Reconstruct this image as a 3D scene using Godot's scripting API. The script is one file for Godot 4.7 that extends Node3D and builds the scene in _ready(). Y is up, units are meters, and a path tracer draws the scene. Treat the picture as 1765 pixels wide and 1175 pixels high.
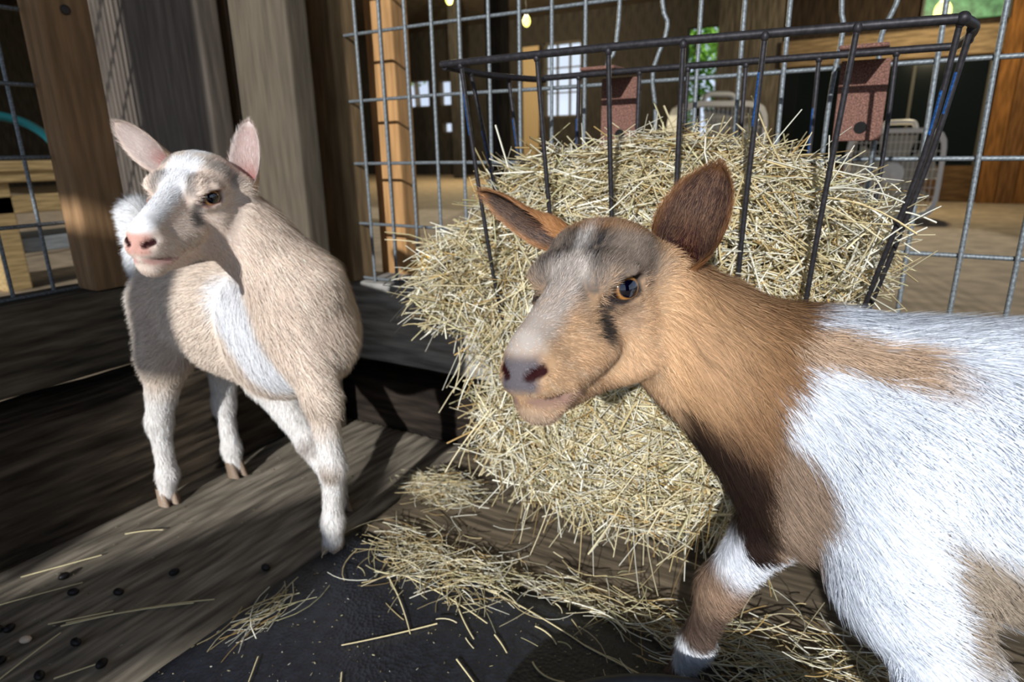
extends Node3D
# Two goat kids in the corner of a barn pen, a wall hay rack, the barn beyond the wire.

const SUN_DIR := Vector3(-0.2274, -0.342, -0.9118)   # the way the sunlight travels
const CAM_POS := Vector3(0.0, 0.47, 0.0)

var rng := RandomNumberGenerator.new()
var used := {}
var tex := {}
var mats := {}


# ------------------------------------------------------------------ geometry collector
class Geo:
	var v := PackedVector3Array()
	var n := PackedVector3Array()
	var c := PackedColorArray()
	var uv := PackedVector2Array()
	var ix := PackedInt32Array()
	var tint := Color.WHITE

	func add(p: Vector3, nn: Vector3) -> int:
		v.append(p)
		n.append(nn)
		c.append(tint)
		return v.size() - 1

	func tri(a: int, b: int, d: int) -> void:
		ix.append(a)
		ix.append(b)
		ix.append(d)

	func quad(a: Vector3, b: Vector3, d: Vector3, e: Vector3, nn: Vector3) -> void:
		var i := add(a, nn)
		add(b, nn)
		add(d, nn)
		add(e, nn)
		tri(i, i + 1, i + 2)
		tri(i, i + 2, i + 3)

	# a box with chamfered edges
	func box(ctr: Vector3, half: Vector3, bev := 0.002, bs := Basis()) -> void:
		var b := minf(bev, minf(half.x, minf(half.y, half.z)) * 0.6)
		var ins := half - Vector3(b, b, b)
		for ax in 3:
			for s in [-1.0, 1.0]:
				var e1 := (ax + 1) % 3
				var e2 := (ax + 2) % 3
				var nn := Vector3()
				nn[ax] = s
				var q: Array[Vector3] = []
				for k in [[-1.0, -1.0], [1.0, -1.0], [1.0, 1.0], [-1.0, 1.0]]:
					var p := Vector3()
					p[ax] = half[ax] * s
					p[e1] = ins[e1] * k[0]
					p[e2] = ins[e2] * k[1]
					q.append(ctr + bs * p)
				quad(q[0], q[1], q[2], q[3], bs * nn)
		for ax in 3:
			var a1 := (ax + 1) % 3
			var a2 := (ax + 2) % 3
			for s1 in [-1.0, 1.0]:
				for s2 in [-1.0, 1.0]:
					var q2: Array[Vector3] = []
					for k2 in [[0, -1.0], [0, 1.0], [1, 1.0], [1, -1.0]]:
						var p2 := Vector3()
						p2[ax] = ins[ax] * k2[1]
						p2[a1] = (half[a1] if k2[0] == 0 else ins[a1]) * s1
						p2[a2] = (ins[a2] if k2[0] == 0 else half[a2]) * s2
						q2.append(ctr + bs * p2)
					var n2 := Vector3()
					n2[a1] = s1
					n2[a2] = s2
					quad(q2[0], q2[1], q2[2], q2[3], bs * n2.normalized())
		for sx in [-1.0, 1.0]:
			for sy in [-1.0, 1.0]:
				for sz in [-1.0, 1.0]:
					var n3 := Vector3(sx, sy, sz).normalized()
					var i3 := add(ctr + bs * Vector3(half.x * sx, ins.y * sy, ins.z * sz), bs * n3)
					add(ctr + bs * Vector3(ins.x * sx, half.y * sy, ins.z * sz), bs * n3)
					add(ctr + bs * Vector3(ins.x * sx, ins.y * sy, half.z * sz), bs * n3)
					tri(i3, i3 + 1, i3 + 2)

	# a weathered timber: rounded edges, grooves along one axis
	func timber(ctr: Vector3, half: Vector3, bev: float, amp: float, along: int, noise: FastNoiseLite, step: float, across := 0.0) -> void:
		var ins := half - Vector3(bev, bev, bev)
		var st := Vector3(step, step, step)
		if across > 0.0:
			st = Vector3(across, across, across)
			st[along] = step
		for ax in 3:
			for s in [-1.0, 1.0]:
				var e1 := (ax + 1) % 3
				var e2 := (ax + 2) % 3
				var n1 := maxi(2, int(half[e1] * 2.0 / st[e1]))
				var n2 := maxi(2, int(half[e2] * 2.0 / st[e2]))
				var base := v.size()
				for i in n1 + 1:
					for j in n2 + 1:
						var p := Vector3()
						p[ax] = half[ax] * s
						p[e1] = half[e1] * (2.0 * i / n1 - 1.0)
						p[e2] = half[e2] * (2.0 * j / n2 - 1.0)
						var q := p.clamp(-ins, ins)
						var nn := (p - q).normalized()
						var w := ctr + q
						var g := w * 100.0
						g[along] *= 0.07
						var d := noise.get_noise_3dv(g)
						d = -absf(d) * 1.6 + noise.get_noise_3dv(w * 9.0) * 0.6
						add(ctr + q + nn * (bev + amp * d), nn)
				for i in n1:
					for j in n2:
						var a := base + i * (n2 + 1) + j
						tri(a, a + n2 + 1, a + n2 + 2)
						tri(a, a + n2 + 2, a + 1)
		smooth()

	func smooth() -> void:
		var acc := {}
		for t in range(0, ix.size(), 3):
			var a := v[ix[t]]
			var fn := (v[ix[t + 1]] - a).cross(v[ix[t + 2]] - a)
			if fn.dot(n[ix[t]] + n[ix[t + 1]] + n[ix[t + 2]]) < 0.0:
				fn = -fn
			for k in 3:
				var key := (v[ix[t + k]] * 20000.0).round()
				acc[key] = acc.get(key, Vector3()) + fn
		for i in v.size():
			n[i] = (acc.get((v[i] * 20000.0).round(), n[i]) as Vector3).normalized()

	func tube(pts: PackedVector3Array, r0: float, r1: float, sides := 8, caps := true) -> void:
		var m := pts.size()
		var t0 := (pts[1] - pts[0]).normalized()
		var u := t0.cross(Vector3.UP if absf(t0.y) < 0.9 else Vector3.RIGHT).normalized()
		var base := v.size()
		for i in m:
			var t := (pts[mini(i + 1, m - 1)] - pts[maxi(i - 1, 0)]).normalized()
			u = (u - t * u.dot(t)).normalized()
			var w := t.cross(u)
			var r := lerpf(r0, r1, float(i) / (m - 1))
			for k in sides:
				var an := TAU * k / sides
				var d := u * cos(an) + w * sin(an)
				add(pts[i] + d * r, d)
		for i in m - 1:
			for k in sides:
				var a := base + i * sides + k
				var b := base + i * sides + (k + 1) % sides
				tri(a, b, b + sides)
				tri(a, b + sides, a + sides)
		if caps:
			for e in [0, m - 1]:
				var dir := (pts[e] - pts[1 if e == 0 else m - 2]).normalized()
				var cc := add(pts[e] + dir * r0 * 0.3, dir)
				var first := v.size()
				for k in sides:
					add(v[base + e * sides + k], dir)
				for k in sides:
					tri(cc, first + k, first + (k + 1) % sides)

	func ball(ctr: Vector3, rad: Vector3, nu := 20, nv := 12, bs := Basis()) -> void:
		var base := v.size()
		for j in nv + 1:
			for i in nu + 1:
				var th := PI * j / nv
				var ph := TAU * i / nu
				var d := Vector3(sin(th) * cos(ph), cos(th), sin(th) * sin(ph))
				add(ctr + bs * (d * rad), (bs * (d / rad)).normalized())
		for j in nv:
			for i in nu:
				var a := base + j * (nu + 1) + i
				tri(a, a + 1, a + nu + 2)
				tri(a, a + nu + 2, a + nu + 1)

	# profile of (radius, height) turned round an axis
	func lathe(ctr: Vector3, prof: PackedVector2Array, seg := 40, bs := Basis()) -> void:
		var base := v.size()
		var m := prof.size()
		for j in m:
			var d := prof[mini(j + 1, m - 1)] - prof[maxi(j - 1, 0)]
			var nn := Vector2(d.y, -d.x).normalized()
			for i in seg + 1:
				var a := TAU * i / seg
				add(ctr + bs * Vector3(prof[j].x * cos(a), prof[j].y, prof[j].x * sin(a)), bs * Vector3(nn.x * cos(a), nn.y, nn.x * sin(a)))
		for j in m - 1:
			for i in seg:
				var k := base + j * (seg + 1) + i
				tri(k, k + 1, k + seg + 2)
				tri(k, k + seg + 2, k + seg + 1)

	func mesh(mat: Material, origin := Vector3()) -> ArrayMesh:
		var out := PackedInt32Array()
		out.resize(ix.size())
		for t in range(0, ix.size(), 3):
			var a := ix[t]
			var b := ix[t + 1]
			var d := ix[t + 2]
			if (v[b] - v[a]).cross(v[d] - v[a]).dot(n[a] + n[b] + n[d]) > 0.0:
				out[t] = a
				out[t + 1] = d
				out[t + 2] = b
			else:
				out[t] = a
				out[t + 1] = b
				out[t + 2] = d
		var vv := v
		if origin != Vector3():
			vv = PackedVector3Array()
			vv.resize(v.size())
			for i in v.size():
				vv[i] = v[i] - origin
		var arr := []
		arr.resize(Mesh.ARRAY_MAX)
		arr[Mesh.ARRAY_VERTEX] = vv
		arr[Mesh.ARRAY_NORMAL] = n
		arr[Mesh.ARRAY_COLOR] = c
		arr[Mesh.ARRAY_INDEX] = out
		var am := ArrayMesh.new()
		am.add_surface_from_arrays(Mesh.PRIMITIVE_TRIANGLES, arr)
		am.surface_set_material(0, mat)
		return am


# ------------------------------------------------------------------ implicit surfaces (goats)
class Flesh:
	var kind := PackedInt32Array()      # 0 tapered capsule, 1 ellipsoid
	var a := PackedVector3Array()
	var ba := PackedVector3Array()
	var inv := PackedFloat32Array()
	var ra := PackedFloat32Array()
	var dr := PackedFloat32Array()
	var kk := PackedFloat32Array()
	var rad := PackedVector3Array()
	var bas: Array[Basis] = []
	var carve_from := -1

	func bone(p: Vector3, rp: float, q: Vector3, rq: float, k := 0.02) -> void:
		kind.append(0)
		a.append(p)
		ba.append(q - p)
		inv.append(1.0 / maxf((q - p).length_squared(), 1e-9))
		ra.append(rp)
		dr.append(rq - rp)
		kk.append(k)
		rad.append(Vector3.ONE)
		bas.append(Basis())

	func blob(p: Vector3, r: Vector3, k := 0.02, to_local := Basis()) -> void:
		kind.append(1)
		a.append(p)
		ba.append(Vector3.ZERO)
		inv.append(0.0)
		ra.append(0.0)
		dr.append(0.0)
		kk.append(k)
		rad.append(r)
		bas.append(to_local)

	func one(i: int, p: Vector3) -> float:
		var w := p - a[i]
		if kind[i] == 0:
			var h := clampf(w.dot(ba[i]) * inv[i], 0.0, 1.0)
			return (w - ba[i] * h).length() - ra[i] - dr[i] * h
		var l := bas[i] * w
		var r := rad[i]
		var k0 := (l / r).length()
		var k1 := (l / (r * r)).length()
		return k0 * (k0 - 1.0) / maxf(k1, 1e-6)

	func dist(p: Vector3, ids: PackedInt32Array) -> float:
		var d := 1.0
		for i in ids:
			var e := one(i, p)
			var k := kk[i]
			if carve_from >= 0 and i >= carve_from:
				e = -e
				var h := maxf(k - absf(d - e), 0.0) / k
				d = maxf(d, e) + h * h * k * 0.25
			else:
				var h := maxf(k - absf(d - e), 0.0) / k
				d = minf(d, e) - h * h * k * 0.25
		return d

	# surface nets over a box, cells that lie wholly in «skip» left out
	func nets(geo: Geo, lo: Vector3, hi: Vector3, cell: float, skip := AABB()) -> void:
		const B := 6
		var nb := Vector3i(((hi - lo) / (cell * B)).ceil())
		var nx := nb.x * B + 1
		var ny := nb.y * B + 1
		var nz := nb.z * B + 1
		var sx := ny * nz
		var f := PackedFloat32Array()
		f.resize(nx * ny * nz)
		f.fill(9.0)
		var half := cell * B * 0.5
		var reach := half * 1.7321
		var live: Array[Vector3i] = []
		for bx in nb.x:
			for by in nb.y:
				for bz in nb.z:
					var ctr := lo + Vector3(bx, by, bz) * cell * B + Vector3(half, half, half)
					var ds := PackedFloat32Array()
					var dmin := 1.0
					for i in kind.size():
						var e := one(i, ctr)
						ds.append(e)
						if carve_from < 0 or i < carve_from:
							dmin = minf(dmin, e)
					if absf(dmin) > reach + 0.03 and dmin > 0.0 or dmin < -reach - 0.03:
						continue
					var ids := PackedInt32Array()
					for i in kind.size():
						if carve_from >= 0 and i >= carve_from:
							if ds[i] < reach * 1.3 + 0.006:
								ids.append(i)
						elif ds[i] < dmin + 2.2 * reach + 0.03:
							ids.append(i)
					live.append(Vector3i(bx, by, bz))
					for x in range(bx * B, bx * B + B + 1):
						for y in range(by * B, by * B + B + 1):
							for z in range(bz * B, bz * B + B + 1):
								var at := x * sx + y * nz + z
								if f[at] > 8.0:
									f[at] = dist(lo + Vector3(x, y, z) * cell, ids)
		var made := {}
		var off := [0, sx, nz, sx + nz, 1, sx + 1, nz + 1, sx + nz + 1]
		for b in live:
			for x in range(b.x * B, b.x * B + B):
				for y in range(b.y * B, b.y * B + B):
					for z in range(b.z * B, b.z * B + B):
						var at := x * sx + y * nz + z
						var neg := 0
						for o in off:
							if f[at + o] < 0.0:
								neg += 1
						if neg == 0 or neg == 8:
							continue
						var base := lo + Vector3(x, y, z) * cell
						if skip.size != Vector3() and skip.has_point(base):
							continue
						var sum := Vector3()
						var cnt := 0
						for e in 12:
							var ax := e / 4
							var q := e % 4
							var c0 := Vector3i()
							c0[(ax + 1) % 3] = q & 1
							c0[(ax + 2) % 3] = q >> 1
							var c1 := c0
							c1[ax] = 1
							var f0 := f[at + c0.x * sx + c0.y * nz + c0.z]
							var f1 := f[at + c1.x * sx + c1.y * nz + c1.z]
							if (f0 < 0.0) != (f1 < 0.0):
								sum += Vector3(c0).lerp(Vector3(c1), f0 / (f0 - f1))
								cnt += 1
						var g := Vector3(f[at + sx] - f[at], f[at + nz] - f[at], f[at + 1] - f[at])
						made[at] = geo.add(base + sum / cnt * cell, g.normalized())
		for at in made:
			var z: int = at % nz
			var y: int = (at / nz) % ny
			var x: int = at / sx
			if x == 0 or y == 0 or z == 0:
				continue
			var s0 := f[at] < 0.0
			for ax in 3:
				var o1: int = [sx, nz, 1][ax]
				if at + o1 >= f.size() or (f[at + o1] < 0.0) == s0:
					continue
				var o2: int = [nz, 1, sx][ax]
				var o3: int = [1, sx, nz][ax]
				if made.has(at - o2) and made.has(at - o3) and made.has(at - o2 - o3):
					geo.tri(made[at], made[at - o2], made[at - o2 - o3])
					geo.tri(made[at], made[at - o2 - o3], made[at - o3])


# ------------------------------------------------------------------ helpers
func S(r: float, g: float, b: float) -> Color:        # linear colour from sRGB bytes, for vertices
	return Color(r / 255.0, g / 255.0, b / 255.0).srgb_to_linear()


func A(r: float, g: float, b: float) -> Color:        # sRGB colour, for albedo_color
	return Color(r / 255.0, g / 255.0, b / 255.0)


func numbered(called: String) -> String:
	var k: int = used.get(called, 0)
	used[called] = k + 1
	return called if k == 0 else "%s_%03d" % [called, k]


func tag(o: Node3D, label: String, category := "", group := "", kind := "") -> Node3D:
	if label != "":
		o.set_meta("label", label)
	if category != "":
		o.set_meta("category", category)
	if group != "":
		o.set_meta("group", group)
	if kind != "":
		o.set_meta("kind", kind)
	return o


func thing(called: String, at: Vector3, label: String, category: String, group := "") -> Node3D:
	var o := Node3D.new()
	o.name = numbered(called)
	add_child(o, true)
	o.position = at
	tag(o, label, category, group)
	return o


func root_of(parent: Node3D) -> Vector3:
	var w := Vector3()
	var p: Node3D = parent
	while p != self and p != null:
		w += p.position
		p = p.get_parent() as Node3D
	return w


# commits a Geo given in world coordinates as one named mesh under parent
func part(parent: Node3D, called: String, geo: Geo, mat: Material) -> MeshInstance3D:
	var o := MeshInstance3D.new()
	o.name = called
	o.mesh = geo.mesh(mat, Vector3() if parent == self else root_of(parent))
	o.cast_shadow = GeometryInstance3D.SHADOW_CASTING_SETTING_ON
	parent.add_child(o, true)
	return o


func solo(called: String, geo: Geo, mat: Material, label: String, category: String, group := "", kind := "") -> MeshInstance3D:
	var bb := AABB(geo.v[0], Vector3())
	for p in geo.v:
		bb = bb.expand(p)
	var at := Vector3(bb.get_center().x, bb.position.y, bb.get_center().z)
	var o := MeshInstance3D.new()
	o.name = numbered(called)
	o.mesh = geo.mesh(mat, at)
	o.position = at
	add_child(o, true)
	tag(o, label, category, group, kind)
	return o


func struct_mesh(called: String, geo: Geo, mat: Material, label := "") -> MeshInstance3D:
	var o := part(self, called, geo, mat)
	o.set_meta("kind", "structure")
	if label != "":
		o.set_meta("label", label)
	return o


func bx(lo: Vector3, hi: Vector3, bev := 0.003) -> Geo:
	var g := Geo.new()
	g.box((lo + hi) * 0.5, (hi - lo).abs() * 0.5, bev)
	return g


func noise_tex(key: String, freq: float, lo: float, hi: float, oct := 5, kind := FastNoiseLite.TYPE_SIMPLEX_SMOOTH, fractal := FastNoiseLite.FRACTAL_FBM, size := 512) -> NoiseTexture2D:
	if tex.has(key):
		return tex[key]
	var nz := FastNoiseLite.new()
	nz.seed = key.hash() % 1000
	nz.noise_type = kind
	nz.frequency = freq
	nz.fractal_type = fractal
	nz.fractal_octaves = oct
	var t := NoiseTexture2D.new()
	t.width = size
	t.height = size
	t.seamless = true
	t.noise = nz
	var ramp := Gradient.new()
	ramp.set_color(0, Color(lo, lo, lo))
	ramp.set_color(1, Color(hi, hi, hi))
	t.color_ramp = ramp
	tex[key] = t
	return t


func mat(key: String, col: Color, rough := 0.8, metal := 0.0) -> StandardMaterial3D:
	if mats.has(key):
		return mats[key]
	var m := StandardMaterial3D.new()
	m.resource_name = key
	m.albedo_color = col
	m.roughness = rough
	m.metallic = metal
	m.metallic_specular = 0.4
	mats[key] = m
	return m


func mottled(key: String, col: Color, rough: float, scale: Vector3, lo := 0.55, relief := 0.0, freq := 0.012) -> StandardMaterial3D:
	if mats.has(key):
		return mats[key]
	var m := mat(key, col, rough)
	m.albedo_texture = noise_tex("mottle%.2f_%.3f" % [lo, freq], freq, lo, 1.0)
	m.uv1_triplanar = true
	m.uv1_world_triplanar = true
	m.uv1_scale = scale
	if relief > 0.0:
		m.heightmap_enabled = true
		m.heightmap_texture = noise_tex("relief%.3f" % freq, freq, 0.0, 1.0)
		m.heightmap_scale = relief
	return m


# wood with its grain along axis 0, 1 or 2
func wood(key: String, col: Color, along: int, lo := 0.5, relief := 0.06, across := 11.0) -> StandardMaterial3D:
	var sc := Vector3(across, across, across)
	sc[along] = across * 0.11
	var m := mottled(key, col, 0.85, sc, lo, relief, 0.014)
	m.metallic_specular = 0.25
	return m


func vmat(key: String, rough := 0.8, spec := 0.3) -> StandardMaterial3D:   # colours from the vertices
	var m := mat(key, Color.WHITE, rough)
	m.vertex_color_use_as_albedo = true
	m.metallic_specular = spec
	return m


func curve(pts: Array, steps := 6) -> PackedVector3Array:    # Catmull-Rom through points
	var out := PackedVector3Array()
	var m := pts.size()
	for i in m - 1:
		var p0: Vector3 = pts[maxi(i - 1, 0)]
		var p1: Vector3 = pts[i]
		var p2: Vector3 = pts[i + 1]
		var p3: Vector3 = pts[mini(i + 2, m - 1)]
		for k in steps:
			out.append(p1.cubic_interpolate(p2, p0, p3, float(k) / steps))
	out.append(pts[m - 1])
	return out


func rnd(a: float, b: float) -> float:
	return rng.randf_range(a, b)


# ------------------------------------------------------------------ the scene
func _ready() -> void:
	rng.seed = 7
	locks.seed = 3
	locks.frequency = 0.025
	set_camera_and_light()
	build_barn()
	build_pen()
	build_corner()
	build_rack()
	build_hay()
	build_floor_hay()
	build_front_goat()
	build_back_goat()
	build_small_things()


func set_camera_and_light() -> void:
	var cam := Camera3D.new()
	cam.name = "camera"
	var at := CameraAttributesPhysical.new()
	at.frustum_focal_length = 22.47
	at.frustum_focus_distance = 0.40
	at.exposure_aperture = 10.5
	cam.attributes = at
	cam.fov = rad_to_deg(2.0 * atan(587.5 / 1100.0))
	cam.near = 0.02
	cam.far = 200.0
	var X := Vector3(0.86666148, -0.01671893, -0.49861645)
	var U := Vector3(-0.12919013, 0.95782692, -0.25666612)
	var F := Vector3(-0.48187944, -0.28685897, -0.82795177)
	cam.transform = Transform3D(Basis(X, U, -F), CAM_POS)
	cam.current = true
	add_child(cam)
	var env := Environment.new()
	env.background_mode = Environment.BG_SKY
	var sky := Sky.new()
	var ps := ProceduralSkyMaterial.new()
	ps.sky_top_color = Color(0.62, 0.72, 0.86)
	ps.sky_horizon_color = Color(0.82, 0.87, 0.95)
	ps.ground_horizon_color = Color(0.55, 0.52, 0.47)
	ps.ground_bottom_color = Color(0.40, 0.37, 0.33)
	ps.sky_energy_multiplier = 1.0
	sky.sky_material = ps
	env.sky = sky
	env.background_energy_multiplier = 1.35
	env.tonemap_mode = Environment.TONE_MAPPER_LINEAR
	env.tonemap_exposure = 1.0
	env.sdfgi_enabled = true
	env.ssao_enabled = true
	env.ssil_enabled = true
	var we := WorldEnvironment.new()
	we.name = "world_environment"
	we.environment = env
	add_child(we)
	var sun := DirectionalLight3D.new()
	sun.name = "sun"
	sun.light_color = Color(0.97, 0.985, 1.0)
	sun.light_energy = 1.6
	sun.light_angular_distance = 0.9
	sun.shadow_enabled = true
	add_child(sun)
	sun.look_at_from_position(Vector3.ZERO, SUN_DIR, Vector3.UP)


# ------------------------------------------------------------------ barn behind the wire
func wall_cells(geo: Geo, z0: float, z1: float, xs: Array, ys: Array, holes: Array) -> void:
	for i in xs.size() - 1:
		for j in ys.size() - 1:
			var c := Vector2((xs[i] + xs[i + 1]) * 0.5, (ys[j] + ys[j + 1]) * 0.5)
			var open := false
			for h in holes:
				if (h as Rect2).has_point(c):
					open = true
			if not open:
				geo.box(Vector3(c.x, c.y, (z0 + z1) * 0.5), Vector3((xs[i + 1] - xs[i]) * 0.5, (ys[j + 1] - ys[j]) * 0.5, absf(z1 - z0) * 0.5), 0.0005)


func window_at(idx: int, r: Rect2, z: float, mull: int, trans: int) -> void:
	var o := Node3D.new()
	o.name = "window_%d" % idx
	o.position = Vector3(r.get_center().x, r.position.y, z)
	add_child(o)
	tag(o, "", "", "", "structure")
	var fm := mat("window_frame", A(70, 62, 54), 0.7)
	var fr := Geo.new()
	var w := 0.035
	for s in [r.position.x, r.end.x]:
		fr.box(Vector3(s, r.get_center().y, z), Vector3(w, r.size.y * 0.5 + w, 0.06), 0.004)
	for s in [r.position.y, r.end.y]:
		fr.box(Vector3(r.get_center().x, s, z), Vector3(r.size.x * 0.5 + w, w, 0.06), 0.004)
	part(o, "window_frame", fr, fm)
	for k in mull:
		var x := r.position.x + r.size.x * (k + 1) / (mull + 1)
		part(o, "mullion", bx(Vector3(x - 0.015, r.position.y, z - 0.03), Vector3(x + 0.015, r.end.y, z + 0.03)), fm)
	for k in trans:
		var y := r.position.y + r.size.y * (k + 1) / (trans + 1)
		part(o, "glazing_bar", bx(Vector3(r.position.x, y - 0.012, z - 0.02), Vector3(r.end.x, y + 0.012, z + 0.02)), fm)
	var gl := mat("glass", Color(0.95, 0.98, 1.0, 0.08), 0.03)
	gl.transparency = BaseMaterial3D.TRANSPARENCY_ALPHA
	for k in mull + 1:
		var x0 := r.position.x + r.size.x * k / (mull + 1)
		var x1 := r.position.x + r.size.x * (k + 1) / (mull + 1)
		part(o, "pane", bx(Vector3(x0, r.position.y, z - 0.003), Vector3(x1, r.end.y, z + 0.003), 0.0005), gl)


func build_barn() -> void:
	var ground := bx(Vector3(-60, -0.35, -70), Vector3(60, -0.10, 40))
	struct_mesh("floor_yard", ground, mottled("yard_earth", A(150, 138, 112), 0.95, Vector3(0.6, 0.6, 0.6), 0.7), "pale earth of the yard outside the barn")
	var fl := bx(Vector3(-14, -0.10, -13.0), Vector3(4.3, -0.04, 2.2))
	struct_mesh("floor", fl, mottled("barn_floor", A(166, 145, 118), 0.8, Vector3(1.1, 1.1, 1.1), 0.72, 0.03), "tan packed floor of the barn")
	var dark := wood("barn_wall_wood", A(60, 55, 50), 1, 0.55, 0.05, 4.0)
	var roofm := wood("barn_roof_wood", A(74, 64, 54), 0, 0.55, 0.05, 4.0)
	# far wall with its openings
	var w1 := Rect2(-9.65, 1.39, 0.69, 0.58)
	var w2 := Rect2(-8.70, 1.39, 0.56, 0.54)
	var w3 := Rect2(-8.66, 0.84, 0.46, 0.24)
	var w4 := Rect2(-6.16, 1.07, 0.80, 1.36)
	var d1 := Rect2(-3.36, -0.04, 0.52, 2.46)
	var far := Geo.new()
	wall_cells(far, -12.15, -12.0, [-14.0, -9.65, -8.96, -8.70, -8.66, -8.20, -8.14, -6.16, -5.36, -3.36, -2.84, 4.35], [-0.10, -0.04, 0.84, 1.07, 1.08, 1.39, 1.93, 1.97, 2.42, 2.43, 5.0], [w1, w2, w3, w4, d1])
	struct_mesh("wall_far", far, dark, "dark wooden far wall of the barn")
	window_at(1, w1, -12.08, 0, 0)
	window_at(2, w2, -12.08, 0, 0)
	window_at(3, w3, -12.08, 1, 0)
	window_at(4, w4, -12.08, 2, 2)
	struct_mesh("wall_left", bx(Vector3(-14.15, -0.1, -12.15), Vector3(-14.0, 5.0, 2.2)), dark, "dark side wall of the barn")
	var sw := Geo.new()
	for r in [[-12.15, -9.5, -0.1, 5.0], [0.5, 2.2, -0.1, 5.0], [-9.5, 0.5, 3.2, 5.0]]:  # wide opening out of view, added to bring more light onto the floor
		sw.box(Vector3(4.275, (r[2] + r[3]) * 0.5, (r[0] + r[1]) * 0.5), Vector3(0.075, (r[3] - r[2]) * 0.5, (r[1] - r[0]) * 0.5), 0.002)
	struct_mesh("wall_right", sw, dark, "dark right side wall of the barn with a wide opening added to let in light")
	# roof: low eave near the pen, ridge, low eave far
	var rf := Geo.new()
	var a1 := atan2(1.9, 7.7)
	rf.box(Vector3(-4.0, 3.40, -2.15), Vector3(10.3, 0.05, 4.0), 0.002, Basis(Vector3.RIGHT, a1))
	var a2 := atan2(-1.5, 6.4)
	rf.box(Vector3(-4.0, 3.62, -9.2), Vector3(10.3, 0.05, 3.35), 0.002, Basis(Vector3.RIGHT, a2))
	struct_mesh("ceiling", rf, roofm, "dark board roof of the barn")
	for k in 7:
		var x := -11.0 + k * 2.2
		var g := Geo.new()
		g.box(Vector3(x, 3.27, -2.15), Vector3(0.05, 0.09, 3.95), 0.004, Basis(Vector3.RIGHT, a1))
		solo("roof_rafter", g, roofm, "dark roof rafter overhead in the barn, %s from the left" % ["first", "second", "third", "fourth", "fifth", "sixth", "seventh"][k], "rafter", "roof rafters")
	var tie := Geo.new()
	tie.box(Vector3(-4.0, 3.0, -6.0), Vector3(10.0, 0.10, 0.07), 0.006)
	solo("tie_beam", tie, roofm, "long dark tie beam under the barn roof", "beam")
	for e in [[Vector2(-3.6, -6.0), "nearest of the dark barn posts, behind the tall bright window"], [Vector2(-9.8, -9.0), "dark barn post left of the two small far windows"], [Vector2(-7.2, -10.5), "dark barn post right of the two small far windows"]]:
		var p: Vector2 = e[0]
		solo("barn_post", bx(Vector3(p.x - 0.09, -0.04, p.y - 0.09), Vector3(p.x + 0.09, 3.05, p.y + 0.09), 0.008), dark, e[1], "post", "dark barn posts")
	# grey boarded screen beside the green-lit doorway
	var scr := thing("board_screen", Vector3(-1.36, -0.04, -7.0), "grey-brown boarded screen rising behind the right half of the hay", "screen")
	for k in 4:
		part(scr, "board", bx(Vector3(-1.66 + k * 0.15, -0.04, -7.05), Vector3(-1.515 + k * 0.15, 3.2, -7.0), 0.004), wood("screen_wood", A(128, 116, 100), 1, 0.6, 0.05, 5.0))
	# booth on the right: dark glass below a tan beam, brown boards beside it
	var booth := thing("booth", Vector3(-0.3, -0.04, -7.2), "dark glazed booth with a tan header beam behind the fan", "booth")
	part(booth, "header_beam", bx(Vector3(-1.06, 1.17, -7.1), Vector3(0.66, 1.40, -6.95), 0.01), wood("booth_tan", A(150, 126, 96), 0, 0.6, 0.05, 5.0))
	part(booth, "upper_panel", bx(Vector3(-1.06, 1.40, -7.1), Vector3(1.2, 3.3, -7.02), 0.01), wood("booth_dark", A(58, 46, 36), 1, 0.6, 0.05, 5.0))
	part(booth, "sill_panel", bx(Vector3(-1.06, -0.04, -7.1), Vector3(0.62, 0.27, -7.0), 0.01), wood("booth_brown", A(105, 78, 50), 0, 0.6, 0.05, 5.0))
	part(booth, "back_panel", bx(Vector3(-1.06, -0.04, -8.4), Vector3(1.2, 3.3, -8.3), 0.01), mat("booth_inside", A(44, 46, 42), 0.8))
	var dg := mat("dark_glass", Color(0.05, 0.07, 0.06, 0.6), 0.2)
	dg.metallic_specular = 0.14
	dg.transparency = BaseMaterial3D.TRANSPARENCY_ALPHA
	for k in 3:
		var x0 := -1.04 + k * 0.55
		part(booth, "glass_pane", bx(Vector3(x0, 0.27, -7.06), Vector3(x0 + 0.54, 1.17, -7.04), 0.001), dg)
		part(booth, "mullion", bx(Vector3(x0 + 0.535, 0.27, -7.09), Vector3(x0 + 0.56, 1.17, -7.01), 0.002), mat("booth_mullion", A(60, 56, 48), 0.6))
	for k in 5:
		part(booth, "board", bx(Vector3(0.66 + k * 0.13, -0.04, -7.0), Vector3(0.785 + k * 0.13, 1.9, -6.9), 0.004), wood("booth_board%d" % (k % 2), A(138 - 14 * (k % 2), 92 - 8 * (k % 2), 46), 1, 0.6, 0.05, 5.0))
	var gs := thing("green_panel", Vector3(0.33, 1.42, -6.9), "pale green panel above the booth at the top right", "panel")
	part(gs, "panel_sheet", bx(Vector3(0.04, 1.44, -6.95), Vector3(0.66, 1.80, -6.9), 0.006), mottled("green_sheet", A(96, 150, 116), 0.4, Vector3(2, 2, 2), 0.6))
	for s in [0.04, 0.64]:
		part(gs, "panel_edge", bx(Vector3(s, 1.42, -6.96), Vector3(s + 0.02, 1.82, -6.88), 0.003), mat("booth_mullion", A(60, 56, 48), 0.6))
	# tan curtain beside the tall window
	var cur := Geo.new()
	for k in 7:
		cur.tube(PackedVector3Array([Vector3(-6.54 + k * 0.05, -0.04, -11.9), Vector3(-6.54 + k * 0.05, 2.38, -11.9)]), 0.03, 0.03, 8)
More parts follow.
